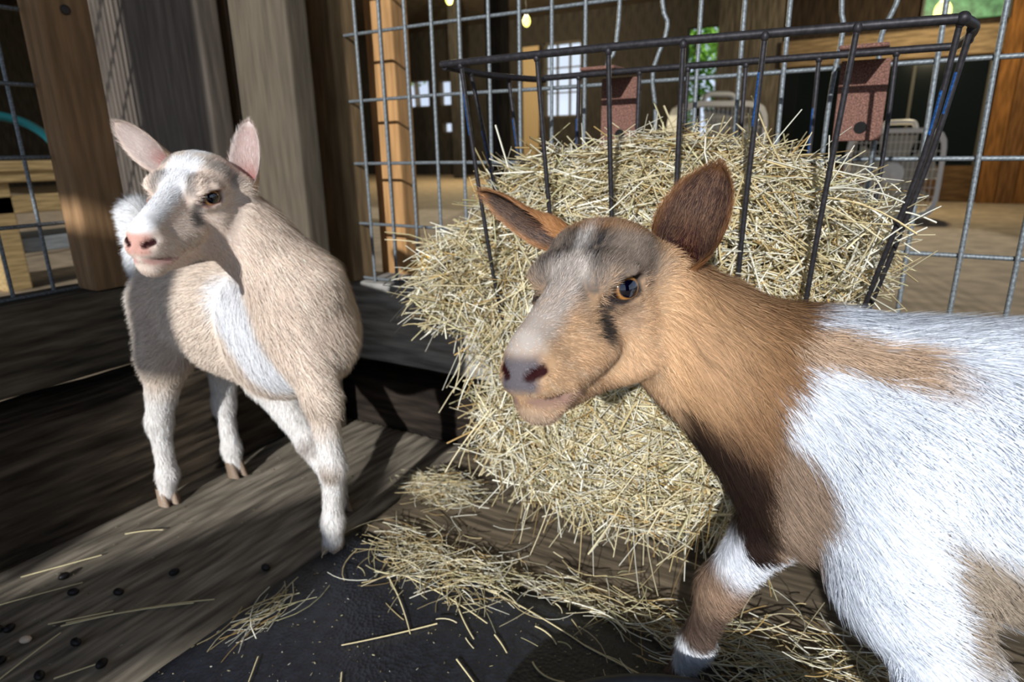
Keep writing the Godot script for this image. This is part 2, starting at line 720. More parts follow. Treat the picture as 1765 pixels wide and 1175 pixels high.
	solo("tan_curtain", cur, mat("curtain", A(158, 136, 104), 0.9), "tan gathered curtain left of the tall bright window", "curtain")
	for e in [[Vector3(-4.9, 2.26, -9.0), "hanging bare bulb glowing yellow above the left end of the hay rack"], [Vector3(-6.25, 2.70, -9.0), "hanging bare bulb cut by the top edge of the photo"], [Vector3(0.165, 1.36, -5.9), "bare bulb shining before the pale green panel at the top right"]]:
		var p: Vector3 = e[0]
		var lp := thing("pendant_lamp", p, e[1], "lamp")
		var b := Geo.new()
		b.ball(p, Vector3(0.055, 0.075, 0.055), 16, 10)
		var em := mat("bulb_glow", A(255, 250, 190), 0.4)
		em.emission_enabled = true
		em.emission = Color(1.0, 0.97, 0.5)
		em.emission_energy_multiplier = 3.0
		part(lp, "bulb", b, em)
		var sk := Geo.new()
		sk.tube(PackedVector3Array([p + Vector3(0, 0.07, 0), p + Vector3(0, 0.14, 0)]), 0.03, 0.025, 10)
		part(lp, "socket", sk, mat("black_plastic", A(30, 30, 30), 0.5))
		var cd := Geo.new()
		cd.tube(PackedVector3Array([p + Vector3(0, 0.13, 0), Vector3(p.x, 3.6, p.z)]), 0.006, 0.006, 6)
		part(lp, "cord", cd, mat("black_plastic", A(30, 30, 30), 0.5))
		var om := OmniLight3D.new()
		om.name = "bulb_light"
		om.position = Vector3()
		om.light_color = Color(1.0, 0.94, 0.78)
		om.light_energy = 7.0 if p.z < -8.0 else 2.0
		om.omni_range = 30.0
		om.omni_attenuation = 2.0
		om.light_size = 0.05
		om.shadow_enabled = true
		lp.add_child(om)
	build_outside_trees()
	build_fans()
	# bench left, seen through the left wire
	var bw := wood("bench_wood", A(190, 160, 110), 2, 0.65, 0.04, 8.0)
	var bench := thing("low_bench", Vector3(-3.1, -0.04, -1.4), "low tan board bench seen through the left wire", "bench")
	for k in 3:
		part(bench, "seat_board", bx(Vector3(-3.36 + k * 0.14, 0.42, -2.6), Vector3(-3.23 + k * 0.14, 0.46, -0.5), 0.004), bw)
	part(bench, "stretcher", bx(Vector3(-3.02, 0.26, -2.6), Vector3(-2.98, 0.33, -0.5), 0.004), bw)
	part(bench, "apron", bx(Vector3(-2.99, 0.38, -2.6), Vector3(-2.96, 0.44, -0.5), 0.004), bw)
	for z in [-2.5, -1.18, -0.6]:
		part(bench, "leg", bx(Vector3(-3.06, -0.04, z - 0.06), Vector3(-2.98, 0.42, z + 0.03), 0.004), bw)
	part(bench, "lower_plank", bx(Vector3(-3.3, 0.10, -2.4), Vector3(-3.0, 0.16, -0.6), 0.004), wood("bench_grey", A(150, 152, 150), 2, 0.7, 0.04, 8.0))
	var hoop := Geo.new()
	hoop.tube(curve([Vector3(-3.9, -0.04, -1.95), Vector3(-3.9, 0.45, -1.9), Vector3(-3.9, 0.62, -1.8), Vector3(-3.9, 0.68, -1.6), Vector3(-3.9, 0.66, -1.4), Vector3(-3.9, 0.45, -1.28), Vector3(-3.9, -0.04, -1.25)], 6), 0.022, 0.022, 10)
	solo("tube_stand", hoop, mat("teal_paint", A(20, 90, 96), 0.5), "teal bent tube stand behind the low bench", "stand")
	solo("yellow_block", bx(Vector3(-1.78, -0.04, -2.5), Vector3(-1.50, 0.035, -2.2), 0.006), mat("yellow_paint", A(230, 170, 20), 0.5), "low yellow block on the barn floor behind the wire left of the hay", "block")


func build_outside_trees() -> void:
	var leafm := vmat("tree_leaf", 0.6, 0.3)
	leafm.backlight_enabled = true
	leafm.backlight = Color(0.5, 0.6, 0.2)
	leafm.cull_mode = BaseMaterial3D.CULL_DISABLED
	var spots := [[Vector3(-5.0, 0, -19.0), 2.0, 3.2, "leafy green tree seen through the narrow doorway"], [Vector3(-15.5, 0, -20.0), 1.5, 4.2, "leafy green tree seen above the two small far windows"], [Vector3(-7.6, 0, -24.0), 1.3, 1.6, "low green tree outside the tall bright window"]]
	for s in spots:
		var p: Vector3 = s[0]
		var r: float = s[1]
		var h: float = s[2]
		var t := thing("tree", Vector3(p.x, -0.1, p.z), s[3], "tree", "")
		var tr := Geo.new()
		tr.tube(curve([Vector3(p.x, -0.1, p.z), Vector3(p.x + 0.05, h * 0.4, p.z), Vector3(p.x - 0.1, h, p.z)], 5), 0.16, 0.07, 10)
		part(t, "trunk", tr, wood("bark", A(96, 78, 60), 1, 0.5, 0.1, 5.0))
		var lg := Geo.new()
		for k in 3200:
			var d := Vector3(rng.randfn(), rng.randfn(), rng.randfn()).normalized() * pow(rng.randf(), 0.45)
			var q := Vector3(p.x, h, p.z) + d * Vector3(r, r * 0.95, r)
			if q.y < 0.1:
				continue
			var u := Vector3(rng.randfn(), rng.randfn(), rng.randfn()).normalized()
			var w := u.cross(Vector3(rng.randfn(), rng.randfn(), rng.randfn())).normalized()
			var z := rnd(0.07, 0.13)
			var sh := rnd(0.7, 1.2)
			lg.tint = Color(0.22 * sh, 0.42 * sh, 0.05 * sh)
			lg.quad(q - u * z, q + w * z * 0.5, q + u * z, q - w * z * 0.5, u.cross(w))
		var lf := part(t, "leaves", lg, leafm)
		lf.set_meta("kind", "stuff")


func box_fan(at: Vector3, turn: float, size: float, col: Color, key: String, label: String) -> void:
	var t := thing("box_fan", at, label, "fan", "")
	t.rotation.y = turn
	var pl := mat(key, col, 0.45)
	var h := size * 0.5
	var cy := h
	# rounded-square shell
	var ring: PackedVector3Array = []
	for k in 49:
		var a := TAU * k / 48.0
		var cx := cos(a)
		var sy := sin(a)
		var q := pow(pow(absf(cx), 6.0) + pow(absf(sy), 6.0), -1.0 / 6.0)
		ring.append(Vector3(cx * q * h, cy + sy * q * h, 0))
	var sh := Geo.new()
	for k in 48:
		var p0 := ring[k]
		var p1 := ring[k + 1]
		var o0 := (p0 - Vector3(0, cy, 0))
		var o1 := (p1 - Vector3(0, cy, 0))
		var i0 := p0 - o0 * 0.10
		var i1 := p1 - o1 * 0.10
		var dz := Vector3(0, 0, size * 0.11)
		var nn := (o0 + o1).normalized()
		sh.quad(p0 - dz, p1 - dz, p1 + dz, p0 + dz, nn)
		sh.quad(i0 - dz, i1 - dz, i1 + dz, i0 + dz, -nn)
		sh.quad(p0 + dz, p1 + dz, i1 + dz, i0 + dz, Vector3(0, 0, 1))
		sh.quad(p0 - dz, p1 - dz, i1 - dz, i0 - dz, Vector3(0, 0, -1))
	raw_part(t, "shell", sh, pl)
	var gr := Geo.new()
	var lim := h * 0.9
	for k in 19:
		var x := -lim + 2.0 * lim * k / 18.0
		var yy := lim * pow(maxf(0.0, 1.0 - pow(absf(x / lim), 6.0)), 1.0 / 6.0)
		for zz in [1.0]:
			gr.tube(PackedVector3Array([Vector3(x, cy - yy, zz * size * 0.09), Vector3(x, cy + yy, zz * size * 0.09)]), size * 0.0045, size * 0.0045, 5, false)
			if k % 2 == 0:
				gr.tube(PackedVector3Array([Vector3(-yy, cy + x, zz * size * 0.09), Vector3(yy, cy + x, zz * size * 0.09)]), size * 0.0045, size * 0.0045, 5, false)
	raw_part(t, "grille", gr, pl)
	var hb := Geo.new()
	hb.lathe(Vector3(0, cy, size * 0.09), PackedVector2Array([Vector2(0.0, size * 0.03), Vector2(size * 0.04, size * 0.028), Vector2(size * 0.055, size * 0.012), Vector2(size * 0.085, size * 0.02), Vector2(size * 0.125, size * 0.012), Vector2(size * 0.13, 0.0)]), 32, Basis(Vector3.RIGHT, PI / 2))
	raw_part(t, "hub_badge", hb, pl)
	for k in 5:
		var bl := Geo.new()
		var a := TAU * k / 5.0 + 0.3
		var rot := Basis(Vector3(0, 0, 1), a)
		for i in 6:
			var r0 := size * (0.10 + 0.055 * i)
			var r1 := r0 + size * 0.055
			var w0 := size * (0.10 + 0.016 * i)
			var w1 := w0 + size * 0.016
			var p := [Vector3(r0, -w0, -size * 0.05), Vector3(r1, -w1, -size * 0.05), Vector3(r1, w1, size * 0.03), Vector3(r0, w0, size * 0.03)]
			bl.quad(Vector3(0, cy, 0) + rot * p[0], Vector3(0, cy, 0) + rot * p[1], Vector3(0, cy, 0) + rot * p[2], Vector3(0, cy, 0) + rot * p[3], Vector3(0, 0, 1))
		var bm := mat(key + "_blade", Color(col.r * 0.75, col.g * 0.75, col.b * 0.72), 0.4)
		bm.cull_mode = BaseMaterial3D.CULL_DISABLED
		raw_part(t, "blade", bl, bm)
	var hd := Geo.new()
	hd.tube(curve([Vector3(-h * 0.34, size * 0.99, 0), Vector3(-h * 0.28, size * 1.06, 0), Vector3(0, size * 1.07, 0), Vector3(h * 0.28, size * 1.06, 0), Vector3(h * 0.34, size * 0.99, 0)], 5), size * 0.028, size * 0.028, 10)
	raw_part(t, "handle", hd, pl)


func raw_part(parent: Node3D, called: String, geo: Geo, m: Material) -> MeshInstance3D:   # geometry already in the thing's own axes
	var o := MeshInstance3D.new()
	o.name = called
	o.mesh = geo.mesh(m)
	parent.add_child(o, true)
	return o


func build_fans() -> void:
	box_fan(Vector3(0.0, -0.035, -5.35), -0.05, 0.60, A(228, 222, 212), "fan_plastic", "white plastic box fan with a round hub on the barn floor")
	box_fan(Vector3(-1.40, -0.035, -6.1), 0.75, 0.88, A(150, 150, 156), "grey_fan_plastic", "grey box fan standing in the green-lit doorway behind the hay")


# ------------------------------------------------------------------ the pen: rails, wire, timbers, mat
func board_thing(called: String, lo: Vector3, hi: Vector3, m: Material, label: String, category: String, along: int, amp := 0.0012, bev := 0.004) -> void:
	var nz := FastNoiseLite.new()
	nz.seed = label.hash() % 997
	nz.frequency = 0.6
	var g := Geo.new()
	g.timber((lo + hi) * 0.5, (hi - lo) * 0.5, bev, amp, along, nz, 0.02, 0.004)
	solo(called, g, m, label, category)


func wire_panel(called: String, along_x: bool, pos: float, u0: float, u1: float, du: float, ustart: float, ys: Array, ytop: float, ybot: float, bent: Dictionary, label: String) -> void:
	var at := Vector3((u0 + u1) * 0.5, ybot, pos) if along_x else Vector3(pos, ybot, (u0 + u1) * 0.5)
	var t := thing(called, at, label, "fence")
	var zinc := mottled("zinc_wire", A(150, 156, 158), 0.5, Vector3(40, 40, 40), 0.5)
	zinc.metallic = 0.35
	var r := 0.0027
	var k := 0
	var u := ustart
	while u < u1:
		var pts := PackedVector3Array()
		if bent.has(k):
			pts = curve(bent[k], 5)
		else:
			for j in 6:
				var y := lerpf(ybot, ytop, j / 5.0)
				var w := rnd(-0.0008, 0.0008)
				pts.append(Vector3(u + w, y, pos + w) if along_x else Vector3(pos + w, y, u + w))
		var g := Geo.new()
		g.tube(pts, r, r, 8)
		part(t, "upright_wire", g, zinc)
		u += du
		k += 1
	for y in ys:
		var g := Geo.new()
		var pts := PackedVector3Array()
		for j in 9:
			var uu := lerpf(u0, u1, j / 8.0)
			var w := rnd(-0.001, 0.001)
			var back := -0.0048 if along_x else 0.0048
			pts.append(Vector3(uu, y + w, pos + back) if along_x else Vector3(pos + back, y + w, uu))
		g.tube(pts, r, r, 8)
		part(t, "cross_wire", g, zinc)


func build_pen() -> void:
	# rubber mat
	var mt := Geo.new()
	var nz := FastNoiseLite.new()
	nz.seed = 5
	nz.frequency = 1.2
	mt.timber(Vector3(-0.02, -0.012, -0.02), Vector3(0.525, 0.016, 0.50), 0.006, 0.0016, 0, nz, 0.02)
	var mm := mottled("black_rubber", A(44, 47, 56), 0.42, Vector3(9, 9, 9), 0.7)
	mm.metallic_specular = 0.5
	mm.heightmap_enabled = true
	mm.heightmap_texture = noise_tex("dimple", 0.055, 0.0, 1.0, 1, FastNoiseLite.TYPE_CELLULAR, FastNoiseLite.FRACTAL_NONE)
	mm.heightmap_scale = 0.09
	solo("rubber_mat", mt, mm, "black dimpled rubber stall mat covering the pen floor", "mat")
	var deck_l := wood("deck_left_wood", A(172, 158, 138), 2, 0.45, 0.10, 9.0)
	var deck_b := wood("deck_back_wood", A(150, 132, 108), 0, 0.5, 0.10, 9.0)
	board_thing("floor_timber", Vector3(-0.86, -0.09, -0.80), Vector3(-0.552, 0.0, 0.85), deck_l, "weathered grey-brown floor timber running along the left wall", "timber", 2, 0.0028, 0.007)
	board_thing("floor_timber", Vector3(-0.548, -0.09, -0.80), Vector3(0.75, -0.001, -0.53), deck_b, "grey-brown floor timber under the hay rack, strewn with hay", "timber", 0, 0.0014, 0.008)
	var dark_l := wood("ledge_left_wood", A(104, 90, 74), 2, 0.35, 0.15, 8.0)
	var dark_b := wood("ledge_back_wood", A(60, 50, 42), 0, 0.4, 0.12, 8.0)
	board_thing("ledge_timber", Vector3(-1.02, -0.09, -0.80), Vector3(-0.862, 0.155, 0.85), dark_l, "dark timber with a splintered top edge below the left rail", "timber", 2, 0.005, 0.010)
	board_thing("ledge_timber", Vector3(-1.02, -0.09, -0.98), Vector3(0.75, 0.082, -0.802), dark_b, "dark timber lying under the back rail behind the hay", "timber", 0, 0.004, 0.010)
	var rail := wood("rail_wood", A(126, 112, 92), 2, 0.45, 0.10, 9.0)
	var rail2 := wood("rail_back_wood", A(196, 190, 180), 0, 0.6, 0.08, 9.0)
	board_thing("fence_rail", Vector3(-1.055, 0.172, -0.62), Vector3(-0.95, 0.287, 0.85), rail, "weathered brown bottom rail of the left wire fence", "rail", 2, 0.0012, 0.004)
	board_thing("fence_rail", Vector3(-0.93, 0.096, -0.95), Vector3(0.75, 0.245, -0.852), rail2, "weathered grey bottom rail of the back wire fence", "rail", 0, 0.0012, 0.004)
	wire_panel("wire_mesh_panel", false, -1.004, -0.499, 0.85, 0.0505, -0.4925, [0.29, 0.383, 0.471, 0.563, 0.653, 0.743, 0.833, 0.923], 0.97, 0.284, {}, "galvanised welded wire panel on the left side of the pen")
	var D := 0.862
	var bent := {}
	# bent uprights near the middle of the back panel
	bent[9] = [Vector3(-0.328, 0.245, -D), Vector3(-0.328, 0.40, -D), Vector3(-0.331, 0.52, -D), Vector3(-0.345, 0.575, -D + 0.006), Vector3(-0.333, 0.63, -D), Vector3(-0.328, 0.97, -D)]
	bent[10] = [Vector3(-0.2775, 0.245, -D), Vector3(-0.2775, 0.49, -D), Vector3(-0.283, 0.56, -D + 0.004), Vector3(-0.268, 0.615, -D), Vector3(-0.2775, 0.67, -D), Vector3(-0.2775, 0.97, -D)]
	bent[14] = [Vector3(-0.0735, 0.245, -D), Vector3(-0.0735, 0.50, -D), Vector3(-0.068, 0.59, -D), Vector3(-0.0735, 0.65, -D), Vector3(-0.0735, 0.97, -D)]
	bent[15] = [Vector3(-0.0225, 0.245, -D), Vector3(-0.0225, 0.50, -D), Vector3(-0.030, 0.575, -D), Vector3(-0.018, 0.62, -D), Vector3(-0.026, 0.66, -D), Vector3(-0.0225, 0.97, -D)]
	wire_panel("wire_mesh_panel", true, -D, -0.835, 0.75, 0.0508, -0.786, [0.250, 0.348, 0.452, 0.553, 0.655, 0.757, 0.858, 0.958], 0.97, 0.245, bent, "galvanised welded wire panel behind the hay rack")
	# posts of the left fence
	board_thing("fence_post", Vector3(-1.000, 0.288, -0.535), Vector3(-0.95, 2.1, -0.471), wood("left_post_wood", A(158, 122, 86), 1, 0.75, 0.03, 9.0), "brown square post of the left fence beside the cream goat kid", "post", 1, 0.0006, 0.003)
	var nail := Geo.new()
	nail.ball(Vector3(-0.949, 0.652, -0.503), Vector3(0.0025, 0.0062, 0.0062), 14, 10)
	solo("nail_head", nail, mat("rusty_nail", A(70, 62, 56), 0.6, 0.5), "dark round nail head in the brown post of the left fence", "nail")
	# unseen boards added behind the viewer to break up low sunlight on the left
	var gw := wood("blocker_wood", A(150, 128, 100), 1, 0.6, 0.05, 9.0)
	var sun_blocker := thing("added_sun_boards", Vector3(-0.55, -0.10, 1.0), "unseen braced boards added behind the viewer to block sun", "sun_blocker")
	for r in [[-0.800, -0.702, 0.47, 0.93], [-0.698, -0.602, 0.47, 0.93], [-0.598, -0.505, 0.47, 0.93], [-0.440, -0.350, 0.745, 0.895]]:
		part(sun_blocker, "board", bx(Vector3(r[0], r[2], 1.0), Vector3(r[1], r[3], 1.022), 0.003), gw)
	var br := Geo.new()
	br.box(Vector3(-0.375, 0.473, 1.034), Vector3(0.250, 0.055, 0.011), 0.003, Basis(Vector3(0, 0, 1), atan2(0.115, 0.198)))
	part(sun_blocker, "brace", br, gw)
	part(sun_blocker, "top_rail", bx(Vector3(-0.86, 0.87, 1.022), Vector3(-0.35, 0.895, 1.045), 0.003), gw)
	part(sun_blocker, "blocker_stile", bx(Vector3(-0.88, -0.10, 1.0), Vector3(-0.803, 0.93, 1.045), 0.003), gw)
	part(sun_blocker, "foot_rail", bx(Vector3(-0.88, 0.0, 1.046), Vector3(-0.10, 0.08, 1.07), 0.003), gw)
	var ep := thing("added_eave_boards", Vector3(-0.58, 0.97, 1.0), "unseen boards added under the eave behind the viewer to block sun", "panel")  # hanging boards added out of view to shade the corner
	for r in [[-0.676, -0.585], [-0.582, -0.492]]:
		part(ep, "board", bx(Vector3(r[0], 0.97, 1.0), Vector3(r[1], 2.72, 1.022), 0.003), gw)
	part(ep, "batten", bx(Vector3(-0.676, 1.9, 1.022), Vector3(-0.492, 1.96, 1.045), 0.003), gw)


func build_corner() -> void:
	var nz := FastNoiseLite.new()
	nz.seed = 11
	board_thing("corner_board", Vector3(-1.25, 0.16, -0.700), Vector3(-0.905, 2.1, -0.662), wood("corner_dark_wood", A(118, 106, 94), 1, 0.75, 0.03, 8.0), "wide dark board in the corner with a sunlit left edge", "board", 1, 0.0006, 0.003)
	board_thing("corner_post", Vector3(-0.918, 0.0, -0.766), Vector3(-0.790, 2.1, -0.722), wood("corner_grey_wood", A(104, 93, 78), 1, 0.78, 0.03, 8.0), "broad grey plank standing in the corner behind the cream goat kid", "plank", 1, 0.0006, 0.004)
	board_thing("corner_board", Vector3(-0.985, 0.0, -0.768), Vector3(-0.920, 2.1, -0.724), wood("corner_brown_wood", A(142, 112, 82), 1, 0.7, 0.04, 8.0), "narrow brown board between the dark board and the broad grey plank", "board", 1, 0.0006, 0.003)
	board_thing("corner_batten", Vector3(-0.876, 0.246, -0.90), Vector3(-0.816, 2.1, -0.838), wood("batten_wood", A(146, 120, 86), 1, 0.72, 0.03, 8.0), "tan batten holding the left edge of the back wire panel", "batten", 1, 0.0006, 0.003)
	board_thing("fence_post", Vector3(-0.848, -0.04, -1.00), Vector3(-0.785, 2.1, -0.952), wood("orange_post_wood", A(190, 144, 94), 1, 0.75, 0.03, 8.0), "orange-brown post standing just behind the left end of the back wire", "post", 1, 0.0006, 0.003)


func build_rack() -> void:
	var steel := mottled("rack_steel", A(66, 62, 64), 0.5, Vector3(30, 30, 30), 0.55)
	steel.metallic = 0.45
	var blue := mottled("blue_paint", A(30, 100, 176), 0.5, Vector3(60, 60, 60), 0.35)
	var t := thing("hay_rack", Vector3(-0.2, 0.19, -0.70), "dark steel wall hay rack with worn blue paint and a rectangular rim", "rack")
	var y := 0.555
	var zf := -0.580
	var zb := -0.765
	var xl := -0.412
	var xr := 0.030
	var R := 0.0036
	var segs := [[[Vector3(xl - 0.004, y, zf), Vector3(-0.2, y + 0.001, zf - 0.002), Vector3(xr, y, zf - 0.02)], "front_rim"], [[Vector3(xl, y - 0.002, zf), Vector3(xl + 0.004, y - 0.004, -0.66), Vector3(xl + 0.02, y - 0.002, zb)], "side_rim"], [[Vector3(xr, y, zf - 0.02), Vector3(xr + 0.010, y, -0.64), Vector3(xr + 0.012, y, -0.70), Vector3(xr + 0.006, y, zb)], "side_rim"], [[Vector3(xl + 0.02, y, zb), Vector3(-0.2, y + 0.001, zb), Vector3(xr + 0.006, y, zb)], "back_rim"]]
	for s in segs:
		var g := Geo.new()
		g.tube(curve(s[0], 8), R, R, 12)
		part(t, s[1], g, steel)
	var cor := Geo.new()
	cor.ball(Vector3(xr, y, zf - 0.02), Vector3(0.0050, 0.0048, 0.0052), 14, 10)
	part(t, "weld_bead", cor, steel)
	# bars: front, sides, back; each curves in towards the wall at its foot
	var bars := []
	for x in [-0.392, -0.305, -0.233, -0.166, -0.101, -0.036]:
		bars.append([Vector3(x, y, zf), Vector3(lerpf(x, -0.2, 0.06), 0.42, zf - 0.012), Vector3(lerpf(x, -0.2, 0.12), 0.28, zf - 0.035), Vector3(lerpf(x, -0.2, 0.2), 0.195, zf - 0.075)])
	bars.append([Vector3(xr - 0.001, y, zf - 0.022), Vector3(0.020, 0.46, -0.615), Vector3(-0.004, 0.34, -0.64), Vector3(-0.03, 0.20, -0.68)])
	bars.append([Vector3(xr + 0.008, y, -0.635), Vector3(0.026, 0.46, -0.65), Vector3(0.002, 0.34, -0.67), Vector3(-0.03, 0.20, -0.70)])
	bars.append([Vector3(xr + 0.012, y, -0.70), Vector3(0.028, 0.46, -0.71), Vector3(0.004, 0.34, -0.72), Vector3(-0.03, 0.20, -0.73)])
	bars.append([Vector3(xl + 0.002, y - 0.003, -0.625), Vector3(-0.398, 0.46, -0.64), Vector3(-0.385, 0.34, -0.66), Vector3(-0.36, 0.20, -0.69)])
	bars.append([Vector3(xl + 0.006, y - 0.003, -0.70), Vector3(-0.396, 0.46, -0.705), Vector3(-0.383, 0.34, -0.71), Vector3(-0.36, 0.20, -0.72)])
	for x in [-0.345, -0.268, -0.212, -0.150, -0.079, -0.011]:
		bars.append([Vector3(x, y, zb), Vector3(x, 0.42, zb), Vector3(lerpf(x, -0.2, 0.08), 0.30, zb), Vector3(lerpf(x, -0.2, 0.16), 0.195, zb)])
	var bi := 0
	for b in bars:
		var g := Geo.new()
		var pts := curve(b, 7)
		g.tube(pts, 0.0023, 0.0023, 10)
		var bar := part(t, "bar", g, steel)
		# weld at the rim
		var w := Geo.new()
		w.ball(b[0] - Vector3(0, 0.0025, 0), Vector3(0.0033, 0.0042, 0.0033), 12, 8)
		part(bar, "weld_bead", w, steel)
		# worn blue paint that has kept to one side of some bars
		if bi in [0, 4, 6, 7, 9, 10, 11, 13, 15]:
			var pg := Geo.new()
			var sgm := pts.size()
			var i0 := 2 + (bi * 3) % 4
			var i1 := mini(i0 + (9 if bi in [9, 10] else 2), sgm - 1)
			var sub := PackedVector3Array()
			for q in range(i0, i1 + 1):
				sub.append(pts[q] + Vector3(-0.0006, 0, 0.0005))
			pg.tube(sub, 0.0018, 0.0017, 10)
			part(bar, "blue_paint", pg, blue)
		bi += 1
	var low := Geo.new()
	low.tube(curve([Vector3(-0.355, 0.195, -0.66), Vector3(-0.2, 0.193, -0.655), Vector3(-0.05, 0.195, -0.66), Vector3(-0.03, 0.196, -0.70), Vector3(-0.04, 0.195, zb), Vector3(-0.2, 0.195, zb), Vector3(-0.345, 0.195, zb), Vector3(-0.36, 0.195, -0.71), Vector3(-0.355, 0.195, -0.66)], 5), 0.0036, 0.0036, 10)
	part(t, "foot_ring", low, steel)
	# rusty hanging plates that hook over the wire
	var rust := mottled("rust_plate", A(150, 106, 90), 0.85, Vector3(25, 25, 25), 0.5, 0.03, 0.03)
	for x in [-0.322, -0.040]:
		var pl := Geo.new()
		pl.box(Vector3(x, 0.515, -0.842), Vector3(0.024, 0.042, 0.002), 0.001)
		var plate := part(t, "hanger_plate", pl, rust)
		var arm := Geo.new()
		arm.box(Vector3(x, 0.562, -0.805), Vector3(0.022, 0.002, 0.04), 0.001)
		part(plate, "hanger_arm", arm, rust)
		var hole := Geo.new()
		hole.lathe(Vector3(x + 0.003, 0.487, -0.8398), PackedVector2Array([Vector2(0.0, 0.0004), Vector2(0.0062, 0.0004), Vector2(0.0066, 0.0)]), 20, Basis(Vector3.RIGHT, PI / 2))
		part(plate, "bolt_hole", hole, mat("hole_black", A(18, 15, 14), 0.9))


# ------------------------------------------------------------------ hay
func straw_tint() -> Color:
	var k := rng.randf()
	var c := S(232, 216, 174)
	if k < 0.20:
		c = S(210, 188, 138)
	elif k < 0.50:
		c = S(246, 239, 216)
	elif k < 0.54:
		c = S(158, 130, 84)
	elif k < 0.64:
		c = S(206, 196, 150)
	elif k < 0.70:
		c = S(204, 168, 106)
	var f := rnd(0.6, 1.06)
	return Color(c.r * f, c.g * f, c.b * f)


# one bent straw, a three-sided tapered tube
func straw(g: Geo, p: Vector3, dir: Vector3, side: Vector3, length: float, w: float, bend: float, droop: float, segs := 4) -> void:
	var pts := PackedVector3Array()
	for i in segs + 1:
		var s := float(i) / segs
		var k := s - 0.5
		pts.append(p + dir * (k * length) + side * (bend * length * (k * k - 0.25)) - Vector3(0, droop * length * s * s, 0))
	g.tube(pts, w, w * 0.75, 3, false)


func shell_straws(g: Geo, ctr: Vector3, rad: Vector3, count: int, others: Array, flat: float, front_only := false) -> void:
	for k in count:
		var d := Vector3(rng.randfn(), rng.randfn(), rng.randfn()).normalized()
		if front_only and d.z < -0.35:
			d.z = -d.z
		var r := rnd(0.80, 1.04) * (1.0 + 0.16 * locks.get_noise_3dv(d * 130.0 + ctr * 300.0))
		var p := ctr + d * rad * r
		var inside := false
		for o in others:
			if ((p - o[0]) / o[1]).length() < 0.78:
				inside = true
		if inside or p.z < -0.80 or p.y < 0.01:
			continue
		var nn := (d / rad).normalized()
		# neighbouring straws lie alike, in locks
		var lk := p * 900.0
		var yaw := locks.get_noise_3dv(lk) * 4.0 + rng.randfn() * 0.55
		var pit := locks.get_noise_3dv(lk + Vector3(77, 13, 5)) * 1.6 * flat * 2.0 + rng.randfn() * 0.35
		var rd := Vector3(cos(yaw) * cos(pit), sin(pit), sin(yaw) * cos(pit))
		var dir := (rd - nn * rd.dot(nn) * rnd(0.55, 1.0)).normalized()
		var side := (dir.cross(nn).normalized() * rnd(-1, 1) + nn * rnd(-0.4, 0.6))
		g.tint = straw_tint()
		var long := rnd(0.03, 0.09) if rng.randf() < 0.7 else rnd(0.09, 0.17)
		straw(g, p, dir, side, long, rnd(0.0004, 0.0009) if rng.randf() < 0.78 else rnd(0.0009, 0.0014), rnd(-0.9, 0.9), 0.0)


